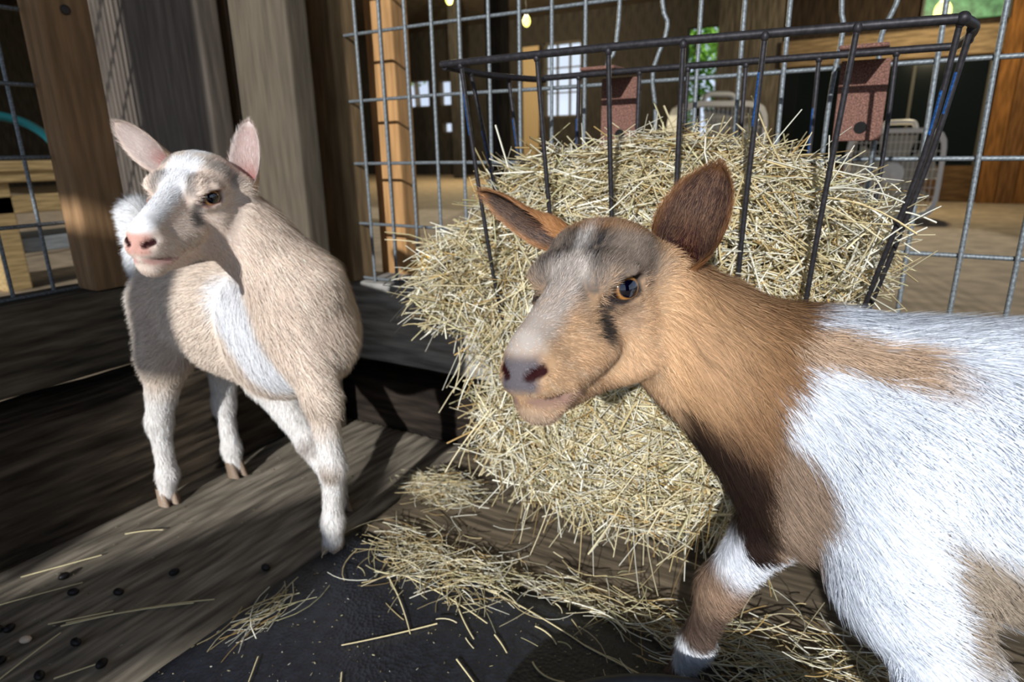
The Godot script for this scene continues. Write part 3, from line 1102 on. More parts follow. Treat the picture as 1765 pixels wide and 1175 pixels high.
func build_hay() -> void:
	var hm := vmat("hay_straw", 0.6, 0.35)
	var hay := thing("hay", Vector3(-0.2, 0.06, -0.66), "loose pale hay heaped in the steel rack and spilling through its bars", "hay")
	hay.set_meta("kind", "stuff")
	var lumps := [[Vector3(-0.205, 0.365, -0.685), Vector3(0.195, 0.110, 0.075)], [Vector3(-0.22, 0.27, -0.672), Vector3(0.20, 0.13, 0.085)], [Vector3(-0.235, 0.145, -0.645), Vector3(0.165, 0.085, 0.075)], [Vector3(-0.415, 0.312, -0.675), Vector3(0.080, 0.058, 0.060)], [Vector3(-0.33, 0.405, -0.69), Vector3(0.085, 0.055, 0.06)]]
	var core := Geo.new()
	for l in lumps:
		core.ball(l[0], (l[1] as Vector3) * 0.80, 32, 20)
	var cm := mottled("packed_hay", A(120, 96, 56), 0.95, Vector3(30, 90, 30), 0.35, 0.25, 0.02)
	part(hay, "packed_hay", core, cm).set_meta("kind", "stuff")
	var g := Geo.new()
	shell_straws(g, lumps[0][0], lumps[0][1], 8000, [lumps[1], lumps[4]], 0.35)
	shell_straws(g, lumps[1][0], lumps[1][1], 7000, [lumps[0], lumps[2], lumps[3]], 0.6, true)
	shell_straws(g, lumps[2][0], lumps[2][1], 5000, [lumps[1]], 0.55, true)
	shell_straws(g, lumps[3][0], lumps[3][1], 2200, [lumps[1]], 0.4, true)
	shell_straws(g, lumps[4][0], lumps[4][1], 1500, [lumps[0]], 0.35)
	part(hay, "hay_straws", g, hm).set_meta("kind", "stuff")
	# ends that stick out and hang
	var h := Geo.new()
	for k in 330:      # hanging below and to the left
		var x := rnd(-0.45, -0.06) if k % 3 else rnd(-0.36, -0.06)
		var p := Vector3(x, rnd(0.06, 0.2) + (0.08 if x < -0.38 else 0.0), rnd(-0.72, -0.575))
		h.tint = straw_tint()
		straw(h, p, Vector3(rnd(-0.6, 0.35) - (0.35 if x < -0.35 else 0.0), -1, rnd(-0.3, 0.3)).normalized(), Vector3(rnd(-1, 1), 0, rnd(-1, 1)), rnd(0.05, 0.15), rnd(0.0006, 0.0011), rnd(-0.4, 0.4), 0.1, 6)
	for k in 130:      # whiskers at the left end
		var p := Vector3(rnd(-0.53, -0.42), rnd(0.25, 0.37), rnd(-0.73, -0.62))
		h.tint = straw_tint()
		straw(h, p, Vector3(-1, rnd(-0.8, 0.35), rnd(-0.3, 0.5)).normalized(), Vector3(0, 1, 0), rnd(0.04, 0.13), rnd(0.0006, 0.0011), rnd(-0.4, 0.2), 0.15, 5)
	for k in 200:      # ends standing off the top and the right
		var x := rnd(-0.42, 0.02)
		var p := Vector3(x, 0.46 - absf(x + 0.17) * 0.22 + rnd(-0.02, 0.012), rnd(-0.73, -0.62))
		h.tint = straw_tint()
		straw(h, p, Vector3(rnd(-1, 1.1), rnd(0.0, 0.7), rnd(-0.5, 0.5)).normalized(), Vector3(0, 1, 0), rnd(0.04, 0.10), rnd(0.0006, 0.0011), rnd(-0.5, 0.3), 0.1, 5)
	part(hay, "loose_ends", h, hm).set_meta("kind", "stuff")


func floor_straw(g: Geo, p: Vector3, yaw: float, length: float, w: float) -> void:
	g.tint = straw_tint()
	var dir := Vector3(cos(yaw), rnd(-0.04, 0.05), sin(yaw)).normalized()
	straw(g, p, dir, Vector3(-dir.z, rnd(-0.1, 0.25), dir.x), length, w, rnd(-0.8, 0.8), 0.0, 5)


func build_floor_hay() -> void:
	var hm := vmat("hay_straw", 0.6, 0.35)
	# drift of straw where the mat meets the back timber
	var g := Geo.new()
	for k in 760:
		var x := rnd(-0.50, 0.16)
		var spread := rng.randfn() * (0.014 if k % 5 else 0.045)
		var z := -0.535 + spread + (0.012 if x < -0.3 else 0.0)
		floor_straw(g, Vector3(x, 0.004 + absf(rng.randfn()) * 0.006, z), rng.randfn() * 0.7 + (PI if rng.randf() < 0.5 else 0.0), rnd(0.012, 0.060), rnd(0.0003, 0.0008))
	for k in 170:
		floor_straw(g, Vector3(-0.40 + rng.randfn() * 0.05, 0.005 + absf(rng.randfn()) * 0.006, -0.495 + rng.randfn() * 0.02), rnd(0, TAU), rnd(0.02, 0.08), rnd(0.0003, 0.0008))
	for k in 300:
		floor_straw(g, Vector3(rnd(-0.10, 0.2), 0.005 + absf(rng.randfn()) * 0.008, rnd(-0.60, -0.47)), rng.randfn() * 0.6, rnd(0.03, 0.10), rnd(0.0004, 0.0009))
	solo("hay_drift", g, hm, "drift of loose hay along the back edge of the rubber mat", "hay", "", "stuff")
	var m := Geo.new()
	for k in 420:
		var d := Vector2(rng.randfn(), rng.randfn()) * 0.5
		floor_straw(m, Vector3(-0.50 + d.x * 0.05, 0.004 + maxf(0.0, 0.022 - d.length() * 0.012) * rng.randf(), -0.655 + d.y * 0.035), rnd(0, TAU), rnd(0.02, 0.06), rnd(0.0003, 0.0008))
	solo("hay_heap", m, hm, "small heap of hay on the back timber left of the rack", "hay", "", "stuff")
	var c := Geo.new()
	for k in 34:
		var a := rnd(0.2, 0.9) + (PI if k % 2 == 0 else 0.0)
		var p := Vector3(-0.512 + rng.randfn() * 0.010, 0.005 + rng.randf() * 0.012, -0.352 + rng.randfn() * 0.022)
		floor_straw(c, p, PI * 0.5 + rng.randfn() * 0.45, rnd(0.02, 0.085), rnd(0.0004, 0.0009))
	solo("hay_tuft", c, hm, "tangled tuft of hay near the left edge of the rubber mat", "hay", "", "stuff")
	# crumbs
	var f := Geo.new()
	for k in 1300:
		var p := Vector3(rnd(-0.54, 0.15), 0.0042, rnd(-0.52, -0.15))
		if k > 950:
			p = Vector3(rnd(-0.85, -0.56), 0.0015, rnd(-0.7, -0.15))
		f.tint = straw_tint() * (0.65 if k < 950 else 0.4)
		var u := Vector3(rnd(-1, 1), 0, rnd(-1, 1)).normalized()
		var w := Vector3(-u.z, 0, u.x)
		var s := pow(rng.randf(), 2.2) * 0.0017 + 0.0003
		f.ball(p, Vector3(s * rnd(0.8, 1.6), 0.0004, s * rnd(0.25, 0.7)), 5, 3, Basis(u, Vector3.UP, w))
	solo("hay_crumbs", f, hm, "fine crumbs of hay scattered over mat and timber", "hay", "", "stuff")
	# single straws that can be told apart
	var mat_straws := [[Vector2(-0.385, -0.335), Vector2(-0.355, -0.30), 0.0, "straight straw on the rubber mat near the bottom edge, right of the hay tuft"], [Vector2(-0.30, -0.40), Vector2(-0.245, -0.372), 0.0, "long straight straw pointing at the feed pan on the rubber mat"],
		[Vector2(-0.44, -0.465), Vector2(-0.36, -0.405), 0.1, "long straw slanting down across the mat below the hay drift's left end"], [Vector2(-0.43, -0.475), Vector2(-0.30, -0.455), 0.12, "longest straw lying along the front of the hay drift"], [Vector2(-0.345, -0.43), Vector2(-0.41, -0.36), 0.05, "straw slanting to the left across the middle of the rubber mat"],
		[Vector2(-0.255, -0.475), Vector2(-0.225, -0.463), 0.4, "short hooked straw on the rubber mat below the hay drift"], [Vector2(-0.235, -0.432), Vector2(-0.198, -0.425), -0.6, "short V-shaped straw in the middle of the rubber mat"], [Vector2(-0.20, -0.475), Vector2(-0.115, -0.463), 0.0, "long straw pointing at the front goat's white hoof"],
		[Vector2(-0.215, -0.395), Vector2(-0.20, -0.385), 0.0, "short stub of straw above the feed pan's left side"], [Vector2(-0.155, -0.42), Vector2(-0.142, -0.408), 0.0, "tiny stub of straw just above the feed pan's rim"], [Vector2(-0.285, -0.445), Vector2(-0.262, -0.43), 0.1, "short straight straw left of the V-shaped straw on the mat"],
		[Vector2(-0.47, -0.31), Vector2(-0.445, -0.275), 0.0, "straw on the mat at the bottom edge below the hay tuft"], [Vector2(-0.33, -0.50), Vector2(-0.20, -0.475), 0.1, "long curved straw resting on the front of the hay drift at its middle"], [Vector2(-0.47, -0.50), Vector2(-0.38, -0.49), 0.05, "straw sticking out of the hay drift's left end onto the mat"], [Vector2(-0.35, -0.47), Vector2(-0.30, -0.43), -0.1, "straw slanting right below the hay drift's left half"]]
	for s in mat_straws:
		single_straw(s[0], s[1], s[2], 0.0055, s[3], "single straws on the rubber mat")
	var deck_straws := [[Vector2(-0.80, -0.20), Vector2(-0.745, -0.29), 0.03, "straw on the left timber at the left photo edge, farthest up"], [Vector2(-0.69, -0.24), Vector2(-0.585, -0.345), 0.15, "longest straw on the left floor timber, curving to the right"], [Vector2(-0.69, -0.245), Vector2(-0.60, -0.33), 0.1, "straw lying close beside the longest straw on the left timber"],
		[Vector2(-0.705, -0.235), Vector2(-0.665, -0.28), 0.0, "short straw at the left end of the longest pair on the left timber"], [Vector2(-0.66, -0.16), Vector2(-0.68, -0.235), 0.05, "straw on the left timber at the bottom left corner of the photo"], [Vector2(-0.82, -0.26), Vector2(-0.78, -0.33), 0.0, "straw lying along the back edge of the left timber"],
		[Vector2(-0.80, -0.37), Vector2(-0.765, -0.40), 0.2, "short straw on the left timber just before the cream goat's hind hoof"], [Vector2(-0.62, -0.20), Vector2(-0.60, -0.235), 0.0, "short straw on the left timber close to the bottom edge and the mat"]]
	for s in deck_straws:
		single_straw(s[0], s[1], s[2], 0.0022, s[3], "single straws on the left timber")
	single_straw(Vector2(-0.235, -0.655), Vector2(-0.115, -0.64), 0.06, 0.012, "long pale straw lying alone on the back floor timber", "")


func single_straw(a: Vector2, b: Vector2, bend: float, y: float, label: String, group: String) -> void:
	var g := Geo.new()
	g.tint = S(226, 208, 160)
	var p := Vector3((a.x + b.x) * 0.5, y, (a.y + b.y) * 0.5)
	var d := Vector3(b.x - a.x, 0, b.y - a.y)
	straw(g, p, d.normalized(), Vector3(-d.z, 0, d.x).normalized(), d.length(), 0.0010, bend, 0.0, 8)
	solo("straw", g, vmat("hay_straw", 0.6, 0.35), label, "straw", group)


# ------------------------------------------------------------------ goats
var H := Basis()          # head axes of the goat being built: x to its left, y up, z along the nose
var HO := Vector3()       # point between its eyes
var which := 1
var fuzz := FastNoiseLite.new()
var locks := FastNoiseLite.new()


func hl(x: float, y: float, z: float) -> Vector3:
	return HO + H * Vector3(x, y, z)


func head_flesh(f: Flesh) -> void:
	var tl := H.transposed()
	f.blob(hl(0, 0.003, -0.030), Vector3(0.034, 0.030, 0.042), 0.012, tl)
	f.blob(hl(0, 0.019, -0.026), Vector3(0.031, 0.0165, 0.024), 0.012, tl)
	f.bone(hl(0, -0.014, 0.000), 0.0205, hl(0, -0.0400, 0.062), 0.0138, 0.012)
	f.bone(hl(0, 0.006, 0.006), 0.0110, hl(0, -0.0250, 0.066), 0.0090, 0.010)
	f.blob(hl(0, -0.0425, 0.067), Vector3(0.0160, 0.0168, 0.0158), 0.010, tl)
	f.bone(hl(0, -0.054, -0.014), 0.0165, hl(0, -0.0600, 0.054), 0.0105, 0.012)
	f.blob(hl(0, -0.0610, 0.0590), Vector3(0.0114, 0.0104, 0.0118), 0.008, tl)
	for s in [-1.0, 1.0]:
		f.bone(hl(0.0175 * s, -0.022, -0.012), 0.0195, hl(0.0190 * s, -0.044, -0.022), 0.0195, 0.016)
		f.bone(hl(0.0185 * s, -0.020, -0.026), 0.0165, hl(0.0190 * s, -0.040, -0.030), 0.0165, 0.012)
		f.bone(hl(0.0140 * s, -0.036, 0.018), 0.0125, hl(0.0105 * s, -0.047, 0.052), 0.0095, 0.012)
		f.bone(hl(0.0180 * s, 0.0090, 0.012), 0.0064, hl(0.0235 * s, 0.0095, -0.012), 0.0066, 0.012)
		f.blob(hl(0.033 * s, 0.006, -0.044), Vector3(0.011, 0.012, 0.011), 0.012, tl)
		f.blob(hl(0.0206 * s, -0.0015, 0.0020), Vector3(0.0126, 0.0132, 0.0175), 0.011, tl)
		# lid folds above and below the eye
		f.bone(hl(0.0262 * s, 0.0030, 0.0170), 0.0022, hl(0.0322 * s, 0.0062, 0.0040), 0.0024, 0.005)
		f.bone(hl(0.0322 * s, 0.0062, 0.0040), 0.0024, hl(0.0334 * s, 0.0026, -0.0070), 0.0020, 0.005)
		f.bone(hl(0.0275 * s, -0.0112, 0.0130), 0.0020, hl(0.0320 * s, -0.0098, 0.0010), 0.0020, 0.005)


func head_carve(f: Flesh) -> void:
	f.carve_from = f.kind.size()
	var tl := H.transposed()
	for s in [-1.0, 1.0]:
		var e_long := Vector3(0.0115 * s, 0.0080, -0.0275).normalized()
		var e_up := Vector3(0.06 * s, 1.0, 0.30)
		e_up = (e_up - e_long * e_up.dot(e_long)).normalized()
		var e_out := e_long.cross(e_up)
		f.blob(hl(0.0312 * s, -0.0030, 0.0078), Vector3(0.0160, 0.0066, 0.0085), 0.0015, Basis(H * e_long, H * e_up, H * e_out).transposed())
		f.bone(hl(0.0050 * s, -0.0415, 0.0830), 0.0016, hl(0.0108 * s, -0.0388, 0.0795), 0.0029, 0.003)
		f.bone(hl(0.0108 * s, -0.0388, 0.0795), 0.0027, hl(0.0150 * s, -0.0345, 0.0720), 0.0010, 0.003)
		f.bone(hl(0.0, -0.0525, 0.0825), 0.0011, hl(0.0100 * s, -0.0545, 0.0745), 0.0012, 0.003)
		f.bone(hl(0.0100 * s, -0.0545, 0.0745), 0.0012, hl(0.0150 * s, -0.0540, 0.0620), 0.0012, 0.003)
		f.bone(hl(0.0150 * s, -0.0540, 0.0620), 0.0012, hl(0.0172 * s, -0.0515, 0.0490), 0.0007, 0.003)
	f.bone(hl(0, -0.0440, 0.0835), 0.0008, hl(0, -0.0510, 0.0825), 0.0008, 0.002)


func blendc(a: Color, b: Color, t: float) -> Color:
	return a.lerp(b, clampf(t, 0.0, 1.0))


func near(p: Vector3, q: Vector3, r0: float, r1: float) -> float:     # 1 inside r0, 0 beyond r1
	return 1.0 - smoothstep(r0, r1, p.distance_to(q))


func seg_near(p: Vector3, a: Vector3, b: Vector3, r0: float, r1: float) -> float:
	var h := clampf((p - a).dot(b - a) / (b - a).length_squared(), 0.0, 1.0)
	return near(p, a + (b - a) * h, r0, r1)


# how far a point in head axes belongs to the head (1) rather than the neck (0)
func head_part(l: Vector3) -> float:
	var w := smoothstep(-0.072, -0.046, l.z) * (1.0 - smoothstep(0.11, 0.13, l.length()))
	return w * (1.0 - smoothstep(0.034, 0.050, absf(l.x)) * smoothstep(-0.012, -0.026, l.z))


# coat colour (linear) at a point of the goat
func coat(p: Vector3) -> Color:
	var l := H.transposed() * (p - HO)
	var m := Vector3(absf(l.x), l.y, l.z)
	var wob := fuzz.get_noise_3dv(p * 260.0)
	var wide := fuzz.get_noise_3dv(p * 60.0)
	var on_head := head_part(l)
	var c := Color.WHITE
	if which == 1:
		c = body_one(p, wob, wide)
		if on_head > 0.0:
			var streak := fuzz.get_noise_3dv(Vector3(l.x * 420.0, l.y * 160.0, l.z * 110.0))
			var tan_ := blendc(S(208, 166, 126), S(228, 198, 164), streak * 1.2)
			var h := tan_
			h = blendc(h, S(124, 112, 102), smoothstep(-0.012, 0.008, l.y + wob * 0.010 + streak * 0.006) * (1.0 - smoothstep(-0.024, -0.040, l.z)) * 0.9)
			h = blendc(h, S(52, 48, 47), seg_near(m, Vector3(0.005, 0.028, -0.004), Vector3(0.013, 0.002, 0.026), 0.004, 0.015) * (0.75 + streak * 1.0))
			h = blendc(h, S(206, 198, 190), seg_near(m, Vector3(0.0, 0.036, -0.010), Vector3(0.0, 0.022, 0.012), 0.002, 0.009) * (0.55 + streak))
			h = blendc(h, S(202, 188, 176), seg_near(m, Vector3(0.0, 0.010, 0.026), Vector3(0.0, -0.020, 0.074), 0.009, 0.019) * (0.85 + streak * 0.5))
			h = blendc(h, S(150, 136, 124), seg_near(m, Vector3(0.018, 0.004, 0.028), Vector3(0.020, -0.010, 0.034), 0.003, 0.012) * 0.8)
			h = blendc(h, S(176, 128, 84), smoothstep(0.026, 0.034, l.y - l.z * 0.2) * 0.55)
			h = blendc(h, S(158, 126, 96), near(m, Vector3(0.020, -0.022, 0.028), 0.006, 0.018) * 0.6)
			h = blendc(h, S(150, 124, 104), near(m, Vector3(0.028, -0.018, 0.006), 0.006, 0.014) * 0.6)
			h = blendc(h, S(50, 44, 40), seg_near(m, Vector3(0.0235, -0.011, 0.0205), Vector3(0.0205, -0.029, 0.0220), 0.0036, 0.0090))
			h = blendc(h, S(120, 94, 66), seg_near(m, Vector3(0.024, 0.030, -0.030), Vector3(0.030, 0.016, -0.034), 0.003, 0.012) * 0.7)
			h = blendc(h, S(110, 86, 66), seg_near(m, Vector3(0.012, -0.072, 0.03), Vector3(0.016, -0.070, -0.03), 0.004, 0.012) * 0.6)
			h = blendc(h, S(190, 166, 146), near(m, Vector3(0.0, -0.068, 0.062), 0.006, 0.020) * 0.7)
			h = eye_nose(h, m, S(72, 62, 58), S(112, 104, 106), S(170, 134, 118))
			c = blendc(c, h, on_head)
	else:
		c = body_two(p, wob, wide)
		if on_head > 0.0:
			var streak := fuzz.get_noise_3dv(Vector3(l.x * 420.0, l.y * 160.0, l.z * 110.0))
			var h := blendc(S(238, 212, 192), S(246, 230, 216), streak * 1.3)
			h = blendc(h, S(246, 242, 240), seg_near(m, Vector3(0.0, 0.036, -0.016), Vector3(0.0, -0.018, 0.076), 0.011, 0.020))
			h = blendc(h, S(216, 194, 170), seg_near(m, Vector3(0.008, 0.034, -0.010), Vector3(0.018, 0.024, -0.018), 0.002, 0.012) * (0.6 + streak))
			h = blendc(h, S(146, 138, 130), seg_near(m, Vector3(0.022, 0.024, -0.012), Vector3(0.031, 0.010, -0.032), 0.004, 0.013) * (0.8 + streak * 0.6))
			h = blendc(h, S(140, 130, 122), seg_near(m, Vector3(0.0150, 0.012, 0.016), Vector3(0.0185, -0.003, 0.027), 0.002, 0.008) * (0.85 + streak * 0.6))
			h = blendc(h, S(80, 75, 72), seg_near(m, Vector3(0.0238, -0.012, 0.0205), Vector3(0.0215, -0.023, 0.0225), 0.0038, 0.0090) * 0.95)
			h = blendc(h, S(104, 96, 90), seg_near(m, Vector3(0.0225, -0.020, 0.0225), Vector3(0.0190, -0.034, 0.0300), 0.001, 0.005) * 0.8)
			h = blendc(h, S(96, 88, 80), seg_near(m, Vector3(0.008, -0.070, 0.012), Vector3(0.012, -0.070, -0.006), 0.003, 0.009) * 0.9)
			h = blendc(h, S(176, 158, 140), near(m, Vector3(0.018, -0.044, 0.024), 0.003, 0.012) * 0.5)
			h = eye_nose(h, m, S(150, 112, 98), S(208, 158, 142), S(218, 164, 152))
			c = blendc(c, h, on_head)
	return c


func eye_nose(h: Color, m: Vector3, rim: Color, pad: Color, lip: Color) -> Color:
	h = blendc(h, rim, seg_near(m, Vector3(0.0285, -0.0050, 0.0140), Vector3(0.0322, -0.0010, 0.0015), 0.0064, 0.0084))
	h = blendc(h, blendc(rim, S(30, 24, 22), 0.6), seg_near(m, Vector3(0.0280, -0.0048, 0.0150), Vector3(0.0240, -0.0082, 0.0205), 0.0030, 0.0050))
	var nose := smoothstep(0.069, 0.077, m.z + (m.y + 0.04) * 0.3) * smoothstep(-0.0525, -0.0470, m.y) * (1.0 - smoothstep(-0.0345, -0.0275, m.y)) * (1.0 - smoothstep(0.0085, 0.0130, m.x))
	h = blendc(h, pad, nose)
	h = blendc(h, S(52, 26, 24), seg_near(m, Vector3(0.0065, -0.0410, 0.0800), Vector3(0.0118, -0.0380, 0.0755), 0.0022, 0.0040))
	h = blendc(h, lip, seg_near(m, Vector3(0.004, -0.0560, 0.0800), Vector3(0.0150, -0.0556, 0.0600), 0.0016, 0.0046) * 0.85)
	h = blendc(h, lip, seg_near(m, Vector3(0.0150, -0.0550, 0.0600), Vector3(0.0172, -0.0525, 0.0500), 0.0012, 0.0036) * 0.85)
	h = blendc(h, S(70, 48, 42), seg_near(m, Vector3(0.0100, -0.0545, 0.0735), Vector3(0.0170, -0.0516, 0.0495), 0.0005, 0.0013) * 0.8)
	return h


func body_one(p: Vector3, wob: float, wide: float) -> Color:
	var white := S(224, 227, 234)
	var brown := S(172, 134, 98)
	var q := p + Vector3(wob, wob, wob) * 0.003 + Vector3(wide, wide, 0) * 0.004
	# front edge of the white, by height
	var edge := -0.030
	if q.y < 0.345:
		edge = lerpf(-0.030, -0.038, clampf((0.345 - q.y) / 0.02, 0.0, 1.0))
	if q.y < 0.322:
		edge = lerpf(-0.038, -0.006, smoothstep(0.322, 0.285, q.y))
	var t := smoothstep(edge - 0.006, edge + 0.006, q.x)
	var dark := blendc(S(206, 162, 118), brown, smoothstep(-0.125, -0.085, q.x))
	dark = blendc(dark, S(142, 106, 74), smoothstep(-0.085, -0.045, q.x))
	dark = blendc(dark, S(112, 84, 62), smoothstep(0.335, 0.285, q.y))  # brown throat, darkened with shade painted into the coat
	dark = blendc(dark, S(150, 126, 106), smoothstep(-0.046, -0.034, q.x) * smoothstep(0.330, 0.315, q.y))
	dark = blendc(dark, S(46, 33, 27), smoothstep(-0.034, -0.046, q.x) * smoothstep(0.281, 0.258, q.y + 0.43 * q.x))  # dark chest: the head's cast shadow painted into the brown coat
	var c := blendc(dark, white, t)
	c = blendc(c, S(190, 160, 132), seg_near(q, Vector3(-0.03, 0.360, q.z), Vector3(0.045, 0.352, q.z), 0.005, 0.010) * (1.0 - smoothstep(0.02, 0.055, q.x)) )
	# grey-brown belly patch behind the left elbow
	if q.x > 0.03:
		c = blendc(c, S(150, 134, 116), smoothstep(0.046, 0.056, q.x + (q.y - 0.25) * 0.3) * smoothstep(0.288, 0.270, q.y + (q.x - 0.05) * 0.5) * smoothstep(0.195, 0.22, q.y))
	# right foreleg
	if q.z < -0.448 and q.y < 0.195:
		var leg := S(236, 236, 240)
		leg = blendc(leg, S(150, 122, 100), smoothstep(0.150, 0.120, q.y + (q.x + 0.06) * 0.6))
		leg = blendc(leg, S(96, 78, 66), smoothstep(0.108, 0.085, q.y))
		leg = blendc(leg, S(238, 238, 240), smoothstep(0.056, 0.049, q.y))
		c = blendc(c, leg, smoothstep(0.195, 0.178, q.y))
	return c


func body_two(p: Vector3, wob: float, wide: float) -> Color:
	var q := p + Vector3(wob, wob, wob) * 0.006
	var c := S(222, 202, 182)
	c = blendc(c, S(230, 208, 188), smoothstep(-0.64, -0.58, q.x) * smoothstep(0.20, 0.26, q.y))
	c = blendc(c, S(238, 234, 230), smoothstep(-0.78, -0.84, q.x))
	c = blendc(c, S(236, 228, 220), smoothstep(0.20, 0.15, q.y))
	c = blendc(c, S(240, 236, 234), seg_near(q, Vector3(-0.640, 0.36, -0.43), Vector3(-0.555, 0.20, -0.43), 0.022, 0.040))  # white chest strip, with its sunlit look painted into the coat
	c = blendc(c, S(150, 124, 98), near(q, Vector3(-0.505, 0.125, -0.455), 0.006, 0.02) * 0.7)
	c = blendc(c, S(120, 96, 78), near(q, Vector3(-0.640, 0.090, -0.545), 0.008, 0.022) * 0.7)
	c = blendc(c, S(205, 160, 124), smoothstep(0.018, 0.006, q.y) * 0.6)
	return c


# the way the hair lies at a point
func lie(p: Vector3) -> Vector3:
	var l := H.transposed() * (p - HO)
	var head := head_part(l)
	var back := Vector3(1, 0, 0) if which == 1 else Vector3(-1, 0, 0)
	var b := back * 0.85 + Vector3(0, -0.55, 0)
	if p.y > 0.36:
		b = back
	if p.y < 0.2:
		b = Vector3(0, -1, 0) + back * 0.15
	if which == 1 and p.x < -0.03:
		b = back * 0.7 + Vector3(0, -0.65, 0.0)
	if which == 2 and p.x > -0.64 and p.y > 0.2:
		b = Vector3(0.35, -0.8, -0.3)
	if head > 0.0:
		var away := Vector3(l.x * 7.0, clampf((l.y + 0.012) * 34.0, -0.75, 0.65), -1.0)
		b = b.lerp((H * away).normalized(), head)
	return b.normalized()


var rim_hair := Color.WHITE


func hair_mesh(m: Material) -> ArrayMesh:
	var g := Geo.new()
	var steps := 4
	for i in steps + 1:
		var s := float(i) / steps
		var w := 0.5 * (1.0 - s * s * 0.88)
		var y := -0.16 * s * s
		var nn := Vector3(0, 1, 0.30 * s).normalized()
		g.add(Vector3(-w, y, s), nn)
		g.add(Vector3(w, y, s), nn)
	for i in steps:
		var a := i * 2
		g.tri(a, a + 1, a + 3)
		g.tri(a, a + 3, a + 2)
	return g.mesh(m)


# a coat of hair on the triangles of geo; density per square metre, lengths and widths by region
func grow(parent: Node3D, geo: Geo, origin: Vector3, face_density: float, body_density: float, face_len: float, body_len: float, called: String, tinted: bool, axis := Vector3.UP) -> void:
	var place: Array[Transform3D] = []
	var tints := PackedColorArray()
	for t in range(0, geo.ix.size(), 3):
		var a := geo.v[geo.ix[t]]
		var b := geo.v[geo.ix[t + 1]]
		var d := geo.v[geo.ix[t + 2]]
		var ctr := (a + b + d) / 3.0
		var l := H.transposed() * (ctr - HO)
		var face := head_part(l)
		if not tinted:
			face = 1.0
		var m := Vector3(absf(l.x), l.y, l.z)
		var area := (b - a).cross(d - a).length() * 0.5
		var want := area * lerpf(body_density, face_density, face)
		if tinted:
			if seg_near(m, Vector3(0.0280, -0.0052, 0.0145), Vector3(0.0320, -0.0010, 0.0000), 0.0066, 0.0067) > 0.5 or seg_near(m, Vector3(0.0290, -0.0050, 0.0150), Vector3(0.0245, -0.0078, 0.0200), 0.0026, 0.0027) > 0.5:
				continue
			if seg_near(m, Vector3(0.004, -0.0552, 0.080), Vector3(0.0160, -0.0545, 0.056), 0.002, 0.0021) > 0.5:
				continue
		var cnt := int(want) + (1 if rng.randf() < want - int(want) else 0)
		for k in cnt:
			var u := rng.randf()
			var w := rng.randf()
			if u + w > 1.0:
				u = 1.0 - u
				w = 1.0 - w
			var p := a + (b - a) * u + (d - a) * w
			var nn := (geo.n[geo.ix[t]] * (1.0 - u - w) + geo.n[geo.ix[t + 1]] * u + geo.n[geo.ix[t + 2]] * w).normalized()
			var c := coat(p) if tinted else geo.c[geo.ix[t]].lerp(rim_hair, rng.randf() * 0.55)
			var dir := lie(p) if tinted else axis
			var swirl := fuzz.get_noise_3dv(p * 45.0)
			var swirl2 := fuzz.get_noise_3dv(p * 45.0 + Vector3(31, 7, 5))
			dir += Vector3(rng.randfn(), rng.randfn(), rng.randfn()) * 0.16 + Vector3(swirl, swirl2, -swirl) * 0.35
			dir = (dir - nn * dir.dot(nn)).normalized()
			var lift := rnd(0.12, 0.42) if face < 0.5 else rnd(0.10, 0.34)
			var z := (dir * cos(lift) + nn * sin(lift)).normalized()
			var x := nn.cross(z).normalized()
			var y := z.cross(x)
			x = (x + y * rnd(-0.35, 0.35)).normalized()
			y = z.cross(x)
			var muzzle := smoothstep(0.03, 0.08, l.z) if tinted else 0.0
			var ln := lerpf(body_len, lerpf(face_len, face_len * 0.68, muzzle), face) * rnd(0.65, 1.25)
			if tinted and face > 0.5:
				ln *= lerpf(0.35, 1.0, smoothstep(0.008, 0.018, m.distance_to(Vector3(0.0305, -0.0026, 0.0070))))
			if tinted and l.z > 0.062:
				ln *= lerpf(1.0, 0.55, smoothstep(0.066, 0.076, l.z + (l.y + 0.04) * 0.3) * smoothstep(0.020, 0.014, m.x) * smoothstep(-0.056, -0.050, l.y))
			if tinted and p.y < 0.2 and face < 0.5:
				ln *= 0.62
			var wd := lerpf(0.00044, 0.00027, face) if tinted else 0.00024
			place.append(Transform3D(Basis(x * wd, y * ln, z * ln), p - nn * 0.0004 - origin))
			var f := (1.0 + rng.randfn() * 0.16) * (1.0 + 0.30 * fuzz.get_noise_3dv(Vector3(p.x, p.y, p.z) * 330.0))
			if rng.randf() < 0.09:
				f *= 0.68
			tints.append(Color(minf(c.r * f, 0.93), minf(c.g * f, 0.93), minf(c.b * f, 0.94)))
	var hm := vmat("goat_hair", 0.55, 0.25)
	hm.cull_mode = BaseMaterial3D.CULL_DISABLED
	var mm := MultiMesh.new()
	mm.transform_format = MultiMesh.TRANSFORM_3D
	mm.use_colors = true
	mm.mesh = hair_mesh(hm)
	mm.instance_count = place.size()
	for i in place.size():
		mm.set_instance_transform(i, place[i])
		mm.set_instance_color(i, tints[i])
	var o := MultiMeshInstance3D.new()
	o.name = called
	o.multimesh = mm
	o.set_meta("kind", "stuff")
	parent.add_child(o, true)


